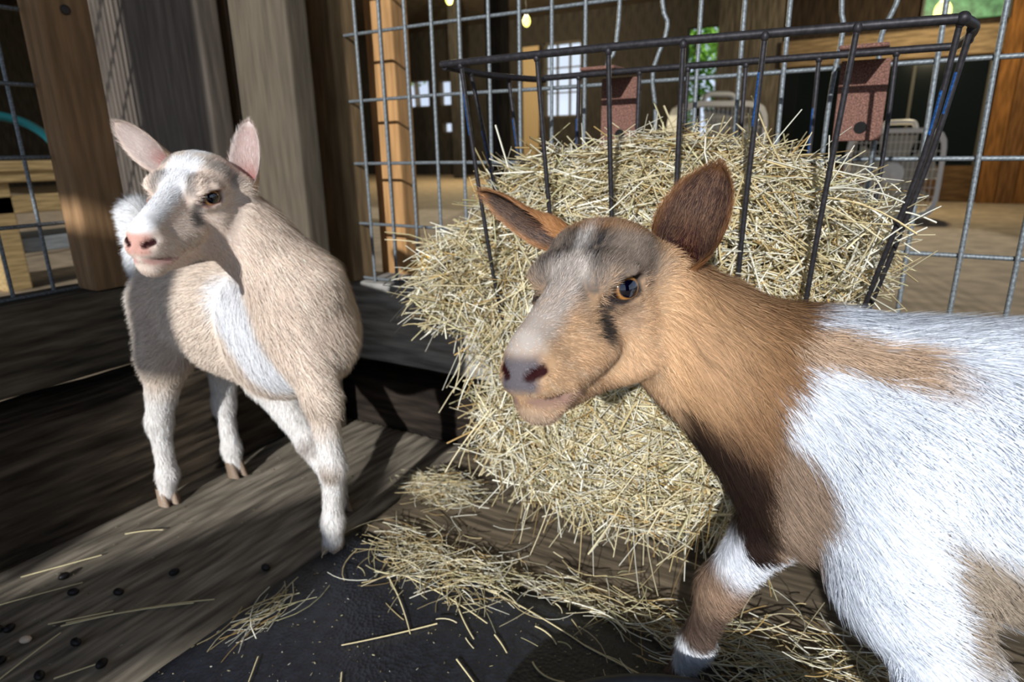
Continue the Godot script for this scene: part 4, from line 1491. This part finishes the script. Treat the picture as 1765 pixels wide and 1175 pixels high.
# an upright cupped ear; dir along its length, open where the cup faces
func ear_geo(root: Vector3, dir: Vector3, open: Vector3, length: float, width: float, outer: Color, inner: Color, rimc: Color, cup: float) -> Geo:
	var g := Geo.new()
	var z := dir.normalized()
	var y := (open - z * open.dot(z)).normalized()
	var x := y.cross(z)
	var nu := 22
	var nv := 18
	for side in [0, 1]:
		var base := g.v.size()
		for i in nu + 1:
			var s := float(i) / nu
			var prof := lerpf(0.55, 1.0, smoothstep(0.0, 0.42, s)) if s < 0.42 else pow(maxf(0.0, 1.0 - pow((s - 0.42) / 0.58, 2.1)), 0.62)
			var hw := maxf(width * 0.5 * prof, 0.0006)
			var curl := lerpf(4.4, cup, smoothstep(0.0, 0.5, s))
			for j in nv + 1:
				var t := 2.0 * j / nv - 1.0
				var ang := t * curl * 0.5
				var rr := hw / sin(minf(curl * 0.5, PI * 0.5))
				var ox := rr * sin(ang)
				var oy := -rr * cos(ang) + rr * cos(curl * 0.5)
				var nn := (x * sin(ang) - y * cos(ang)).normalized()
				var thick := 0.0024 * (1.0 - absf(t) * 0.6) * (1.0 - s * 0.5)
				var bow := -y * (length * 0.10 * s * s)
				var p := root + z * (s * length) + x * ox + y * oy + bow
				var edge := smoothstep(0.72, 1.0, absf(t)) + smoothstep(0.9, 1.0, s)
				if side == 0:
					g.tint = outer
					g.add(p + nn * thick, nn)
				else:
					g.tint = blendc(blendc(inner, Color(inner.r * 0.75, inner.g * 0.3, inner.b * 0.3), (1.0 - smoothstep(0.10, 0.55, s)) * (1.0 - smoothstep(0.2, 0.6, absf(t)))), rimc, edge)
					g.add(p - nn * thick * 0.2, -nn)
		for i in nu:
			for j in nv:
				var k := base + i * (nv + 1) + j
				g.tri(k, k + 1, k + nv + 2)
				g.tri(k, k + nv + 2, k + nv + 1)
	g.smooth()
	# close the rim
	var off := (nu + 1) * (nv + 1)
	for j in [0, nv]:
		for i in nu:
			var k0: int = i * (nv + 1) + j
			var k1: int = (i + 1) * (nv + 1) + j
			g.tint = rimc
			var sgn := -1.0 if j == 0 else 1.0
			g.quad(g.v[k0], g.v[k1], g.v[k1 + off], g.v[k0 + off], x * sgn)
	return g


func ear_part(t: Node3D, g: Geo, dark: float) -> MeshInstance3D:     # skin under the hair is darker than the hair
	var keep := g.c.duplicate()
	for i in g.c.size():
		g.c[i] = Color(g.c[i].r * dark, g.c[i].g * dark, g.c[i].b * dark)
	var o := part(t, "ear", g, vmat("goat_ear", 0.7, 0.2))
	g.c = keep
	return o


func eye_part(t: Node3D, s: float, iris: Color, size: float) -> void:
	var g := Geo.new()
	var gaze := (H * Vector3(s * 0.82, 0.03, 0.55)).normalized()
	var up := (H * Vector3(0, 1, 0) - gaze * gaze.dot(H * Vector3(0, 1, 0))).normalized()
	var rt := up.cross(gaze)
	var ctr := hl(0.0214 * s, -0.0036, 0.0002)
	var nu := 64
	var nv := 48
	for j in nv + 1:
		var th := PI * 0.62 * j / nv
		for i in nu + 1:
			var ph := TAU * i / nu
			var d := gaze * cos(th) + (rt * cos(ph) + up * sin(ph)) * sin(th)
			var ax := sin(th) * cos(ph)
			var ay := sin(th) * sin(ph)
			var rr := sqrt(ax * ax + ay * ay)
			var c := S(38, 26, 20)
			if rr < 0.70:
				c = blendc(iris, S(70, 42, 20), smoothstep(0.56, 0.70, rr))
			if rr < 0.68:
				var stri := 0.85 + 0.3 * fuzz.get_noise_2d(ph * 160.0, rr * 40.0)
				c = Color(c.r * stri, c.g * stri, c.b * stri)
			var pp := Vector2(ax / 0.56, ay / 0.46).length()
			c = blendc(S(10, 12, 20), c, smoothstep(0.92, 1.06, pp))
			g.tint = c
			var bulge := 1.0 + 0.05 * (1.0 - smoothstep(0.0, 0.75, rr)) if th < PI * 0.5 else 1.0
			g.add(ctr + d * size * bulge, d)
	for j in nv:
		for i in nu:
			var a := j * (nu + 1) + i
			g.tri(a, a + 1, a + nu + 2)
			g.tri(a, a + nu + 2, a + nu + 1)
	var em := vmat("goat_eye", 0.08, 0.5)
	em.clearcoat_enabled = true
	em.clearcoat = 1.0
	em.clearcoat_roughness = 0.03
	part(t, "eye", g, em)


func hoof_part(t: Node3D, at: Vector3, fwd: Vector3, col: Color) -> void:
	var f := Vector3(fwd.x, 0, fwd.z).normalized()
	var r := Vector3.UP.cross(f)
	var g := Geo.new()
	for s in [-1.0, 1.0]:
		var base := g.v.size()
		for i in 6:
			var k := i / 5.0
			var hgt := 0.022 * k
			for j in 13:
				var a := TAU * j / 12.0
				var lx := cos(a) * 0.0068 * (1.0 - 0.25 * k)
				var lz := sin(a) * 0.0135 * (1.0 - 0.3 * k) - 0.009 * k + 0.003
				if sin(a) > 0.0:
					lx *= 1.0 - 0.45 * sin(a)
				g.add(Vector3(at.x, at.y, at.z) + r * (lx + s * 0.0072 - s * 0.001 * sin(a)) + f * lz + Vector3(0, hgt, 0), (r * cos(a) + f * sin(a) + Vector3(0, 0.3, 0)).normalized())
		for i in 5:
			for j in 12:
				var k2 := base + i * 13 + j
				g.tri(k2, k2 + 1, k2 + 14)
				g.tri(k2, k2 + 14, k2 + 13)
	part(t, "hoof", g, mottled("hoof_horn%d" % int(col.r * 255.0), col, 0.6, Vector3(60, 60, 60), 0.7))


func tint_geo(g: Geo, dark: float) -> void:
	for i in g.v.size():
		var c := coat(g.v[i])
		g.c[i] = Color(c.r * dark, c.g * dark, c.b * dark)


func finish_goat(t: Node3D, f: Flesh, lo: Vector3, hi: Vector3, face_d: float, body_d: float, face_l: float, body_l: float) -> void:
	var head_box := AABB(HO, Vector3())
	for x in [-0.056, 0.056]:
		for y in [-0.086, 0.058]:
			for z in [-0.085, 0.10]:
				head_box = head_box.expand(hl(x, y, z))
	var g := Geo.new()
	f.nets(g, head_box.position, head_box.end, 0.0021)
	f.nets(g, lo, hi, 0.0055, head_box.grow(-0.010))
	g.smooth()
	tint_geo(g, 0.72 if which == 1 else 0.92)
	part(t, "body", g, vmat("goat_skin", 0.7, 0.2))
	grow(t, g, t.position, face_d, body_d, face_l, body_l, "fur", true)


func leg(f: Flesh, pts: Array, rs: Array, k := 0.018) -> void:
	for i in pts.size() - 1:
		f.bone(pts[i], rs[i], pts[i + 1], rs[i + 1], k)


func build_front_goat() -> void:
	which = 1
	fuzz.seed = 21
	fuzz.frequency = 1.0
	H = Basis(Vector3(0.99681, 0.07648, 0.02267), Vector3(-0.07394, 0.99249, -0.09739), Vector3(-0.02995, 0.09540, 0.99499)).orthonormalized()
	HO = Vector3(-0.1508, 0.3938, -0.3475)
	var t := thing("goat", Vector3(0.10, 0.0, -0.43), "brown-headed goat kid with a white body standing in front of the hay rack", "goat")
	var f := Flesh.new()
	head_flesh(f)
	f.bone(hl(0.004, -0.002, -0.048), 0.028, Vector3(-0.110, 0.355, -0.412), 0.037, 0.016)
	f.bone(Vector3(-0.110, 0.354, -0.412), 0.037, Vector3(-0.045, 0.325, -0.424), 0.048, 0.02)
	f.bone(Vector3(-0.092, 0.322, -0.420), 0.034, Vector3(-0.028, 0.270, -0.430), 0.052, 0.025)
	f.bone(Vector3(-0.005, 0.306, -0.430), 0.063, Vector3(0.14, 0.306, -0.430), 0.072, 0.025)
	f.bone(Vector3(0.14, 0.300, -0.430), 0.073, Vector3(0.28, 0.308, -0.430), 0.067, 0.02)
	f.bone(Vector3(0.00, 0.262, -0.430), 0.054, Vector3(0.15, 0.252, -0.430), 0.060, 0.03)
	leg(f, [Vector3(0.015, 0.305, -0.390), Vector3(0.032, 0.235, -0.378), Vector3(0.064, 0.185, -0.366), Vector3(0.090, 0.105, -0.367), Vector3(0.105, 0.035, -0.368), Vector3(0.103, 0.012, -0.368)], [0.036, 0.031, 0.022, 0.0135, 0.0105, 0.010], 0.02)
	leg(f, [Vector3(-0.010, 0.270, -0.462), Vector3(-0.046, 0.190, -0.468), Vector3(-0.080, 0.118, -0.476), Vector3(-0.098, 0.045, -0.486), Vector3(-0.108, 0.014, -0.492)], [0.038, 0.0225, 0.0160, 0.0118, 0.0112], 0.016)
	for s in [-1.0, 1.0]:
		leg(f, [Vector3(0.27, 0.29, -0.43 + 0.04 * s), Vector3(0.255, 0.21, -0.43 + 0.05 * s), Vector3(0.30, 0.12, -0.43 + 0.045 * s), Vector3(0.29, 0.04, -0.43 + 0.045 * s), Vector3(0.285, 0.012, -0.43 + 0.045 * s)], [0.050, 0.034, 0.0155, 0.0115, 0.010], 0.02)
	f.bone(Vector3(0.335, 0.335, -0.43), 0.018, Vector3(0.375, 0.385, -0.43), 0.010, 0.02)
	head_carve(f)
	finish_goat(t, f, Vector3(-0.20, 0.0, -0.56), Vector3(0.40, 0.43, -0.32), 2000000.0, 620000.0, 0.0072, 0.019)
	eye_part(t, 1.0, S(176, 122, 66), 0.0116)
	eye_part(t, -1.0, S(176, 122, 66), 0.0116)
	var outer := S(178, 124, 78)
	rim_hair = S(150, 112, 82)
	var e1 := ear_geo(hl(0.034, 0.002, -0.044), H * Vector3(0.46, 1.0, -0.10), H * Vector3(-0.10, 0.0, 1.0), 0.071, 0.044, outer, S(72, 54, 48), S(140, 98, 66), 1.9)
	var p1 := ear_part(t, e1, 0.5)
	var e2 := ear_geo(hl(-0.036, 0.018, -0.042), H * Vector3(-0.90, 0.52, 0.14), H * Vector3(0.05, -0.75, 0.66), 0.073, 0.033, outer, S(84, 72, 66), S(170, 120, 80), 1.8)
	var p2 := ear_part(t, e2, 0.6)
	var em := vmat("goat_ear", 0.7, 0.2)
	em.backlight_enabled = true
	em.backlight = Color(0.25, 0.10, 0.06)
	grow(p1, e1, t.position, 1600000.0, 0.0, 0.0075, 0.0, "ear_hair", false, H * Vector3(0.46, 1.0, -0.10))
	grow(p2, e2, t.position, 1600000.0, 0.0, 0.0075, 0.0, "ear_hair", false, H * Vector3(-0.90, 0.52, 0.14))
	hoof_part(t, Vector3(0.101, 0.003, -0.366), Vector3(-1, 0, 0), A(96, 78, 62))
	hoof_part(t, Vector3(-0.112, 0.003, -0.496), Vector3(-0.8, 0, 0.3), A(120, 92, 70))
	hoof_part(t, Vector3(0.282, 0.003, -0.385), Vector3(-1, 0, 0), A(96, 78, 62))
	hoof_part(t, Vector3(0.282, 0.003, -0.475), Vector3(-1, 0, 0), A(96, 78, 62))


func build_back_goat() -> void:
	which = 2
	fuzz.seed = 22
	H = Basis(Vector3(0.87865, -0.11349, -0.46379), Vector3(0.09158, 0.99336, -0.06957), Vector3(0.46861, 0.01865, 0.88321)).orthonormalized()
	HO = Vector3(-0.5813, 0.4375, -0.3841)
	var t := thing("goat", Vector3(-0.70, 0.0, -0.50), "cream goat kid with a white-striped face standing in the corner by the left fence", "goat")
	var f := Flesh.new()
	head_flesh(f)
	f.bone(hl(0.004, -0.003, -0.048), 0.028, Vector3(-0.582, 0.385, -0.450), 0.036, 0.016)
	f.bone(Vector3(-0.582, 0.385, -0.450), 0.036, Vector3(-0.548, 0.328, -0.478), 0.049, 0.02)
	f.bone(Vector3(-0.570, 0.285, -0.495), 0.062, Vector3(-0.70, 0.285, -0.500), 0.067, 0.025)
	f.bone(Vector3(-0.70, 0.290, -0.500), 0.067, Vector3(-0.785, 0.322, -0.505), 0.055, 0.025)
	f.bone(Vector3(-0.552, 0.262, -0.490), 0.049, Vector3(-0.60, 0.240, -0.495), 0.049, 0.025)
	f.bone(Vector3(-0.69, 0.258, -0.500), 0.058, Vector3(-0.62, 0.238, -0.500), 0.052, 0.025)
	leg(f, [Vector3(-0.545, 0.285, -0.465), Vector3(-0.510, 0.215, -0.458), Vector3(-0.510, 0.128, -0.465), Vector3(-0.530, 0.045, -0.474), Vector3(-0.538, 0.014, -0.478)], [0.035, 0.0175, 0.0130, 0.0112, 0.0128], 0.014)
	leg(f, [Vector3(-0.665, 0.235, -0.525), Vector3(-0.705, 0.178, -0.540), Vector3(-0.642, 0.088, -0.552), Vector3(-0.606, 0.036, -0.552), Vector3(-0.597, 0.014, -0.550)], [0.036, 0.026, 0.0150, 0.0110, 0.0110], 0.016)
	leg(f, [Vector3(-0.790, 0.292, -0.470), Vector3(-0.780, 0.225, -0.454), Vector3(-0.818, 0.125, -0.450), Vector3(-0.822, 0.045, -0.450), Vector3(-0.828, 0.014, -0.448)], [0.041, 0.029, 0.0140, 0.0112, 0.0118], 0.016)
	leg(f, [Vector3(-0.805, 0.280, -0.540), Vector3(-0.800, 0.200, -0.550), Vector3(-0.822, 0.115, -0.552), Vector3(-0.818, 0.042, -0.550), Vector3(-0.812, 0.014, -0.548)], [0.042, 0.027, 0.0140, 0.0110, 0.0110], 0.016)
	f.bone(Vector3(-0.850, 0.330, -0.500), 0.030, Vector3(-0.868, 0.396, -0.500), 0.021, 0.015)
	head_carve(f)
	finish_goat(t, f, Vector3(-0.95, 0.0, -0.60), Vector3(-0.46, 0.44, -0.38), 1500000.0, 460000.0, 0.0068, 0.017)
	eye_part(t, 1.0, S(190, 140, 84), 0.0116)
	eye_part(t, -1.0, S(190, 140, 84), 0.0116)
	var outer := S(226, 190, 158)
	var em := vmat("goat_ear", 0.7, 0.2)
	rim_hair = S(238, 230, 224)
	var e1 := ear_geo(hl(0.036, -0.002, -0.044), H * Vector3(0.02, 1.0, -0.06), H * Vector3(-0.12, 0.0, 1.0), 0.073, 0.033, outer, S(188, 160, 150), S(238, 222, 212), 1.9)
	var p1 := ear_part(t, e1, 0.85)
	var e2 := ear_geo(hl(-0.035, 0.012, -0.042), H * Vector3(-0.82, 0.62, 0.10), H * Vector3(0.25, -0.45, 0.85), 0.070, 0.034, outer, S(186, 166, 156), S(238, 214, 196), 1.8)
	var p2 := ear_part(t, e2, 0.85)
	grow(p1, e1, t.position, 1000000.0, 0.0, 0.006, 0.0, "ear_hair", false, H * Vector3(0.02, 1.0, -0.06))
	grow(p2, e2, t.position, 1000000.0, 0.0, 0.006, 0.0, "ear_hair", false, H * Vector3(-0.82, 0.62, 0.10))
	hoof_part(t, Vector3(-0.541, 0.002, -0.479), Vector3(0.3, 0, 0.6), A(176, 150, 126))
	hoof_part(t, Vector3(-0.594, 0.002, -0.548), Vector3(1, 0, 0.1), A(150, 126, 104))
	hoof_part(t, Vector3(-0.825, 0.002, -0.447), Vector3(1, 0, 0.3), A(172, 146, 122))
	hoof_part(t, Vector3(-0.808, 0.002, -0.547), Vector3(1, 0, 0.2), A(150, 112, 84))


# ------------------------------------------------------------------ small things
func build_small_things() -> void:
	# rubber feed pan at the bottom edge
	var c := Vector3(-0.045, 0.004, -0.272)
	var pan := thing("feed_pan", c, "round black rubber feed pan at the bottom edge beside the front goat", "pan")
	var rub := mottled("pan_rubber", A(30, 32, 38), 0.4, Vector3(12, 12, 12), 0.7)
	var pr := Geo.new()
	pr.lathe(c, PackedVector2Array([Vector2(0.0, 0.002), Vector2(0.14, 0.002), Vector2(0.150, 0.010), Vector2(0.160, 0.046), Vector2(0.150, 0.050), Vector2(0.142, 0.014), Vector2(0.0, 0.008)]), 64)
	part(pan, "bowl", pr, rub)
	var rim := Geo.new()
	var ring := PackedVector3Array()
	for k in 65:
		ring.append(c + Vector3(cos(TAU * k / 64.0) * 0.160, 0.047, sin(TAU * k / 64.0) * 0.160))
	rim.tube(ring, 0.0085, 0.0085, 12, false)
	part(pan, "rolled_rim", rim, rub)
	# droppings on the left timber
	var spots := [[Vector2(-0.735, -0.275), "on the lit middle of the left timber"], [Vector2(-0.668, -0.352), "halfway along the left timber, in its middle"], [Vector2(-0.690, -0.300), "just above the longest straw"], [Vector2(-0.775, -0.285), "nearest the ledge timber"], [Vector2(-0.742, -0.205), "topmost of three at the left photo edge"], [Vector2(-0.733, -0.212), "rightmost of three at the left photo edge"],
		[Vector2(-0.748, -0.198), "leftmost of three at the left photo edge"], [Vector2(-0.650, -0.235), "below the left end of the longest straw"], [Vector2(-0.69, -0.185), "closest to the bottom left corner of the photo"], [Vector2(-0.58, -0.41), "closest to the cream goat's front hoof"], [Vector2(-0.598, -0.232), "near the mat at the bottom"], [Vector2(-0.635, -0.195), "at the bottom edge of the photo"]]
	for e in spots:
		var s: Vector2 = e[0]
		var g := Geo.new()
		g.ball(Vector3(s.x, 0.0035, s.y), Vector3(0.0062, 0.0042, 0.0045), 12, 8, Basis(Vector3.UP, rnd(0, TAU)))
		solo("dropping", g, mottled("dropping_dark", A(34, 26, 24), 0.5, Vector3(60, 60, 60), 0.6), "dark round dropping on the left timber, " + e[1], "dropping", "droppings on the left timber")
	var peb := Geo.new()
	peb.ball(Vector3(-0.70, 0.003, -0.212), Vector3(0.0058, 0.0035, 0.0042), 12, 8, Basis(Vector3.UP, 0.6))
	solo("pebble", peb, mat("pale_pebble", A(214, 190, 164), 0.7), "pale pebble on the left floor timber near the bottom left", "pebble")
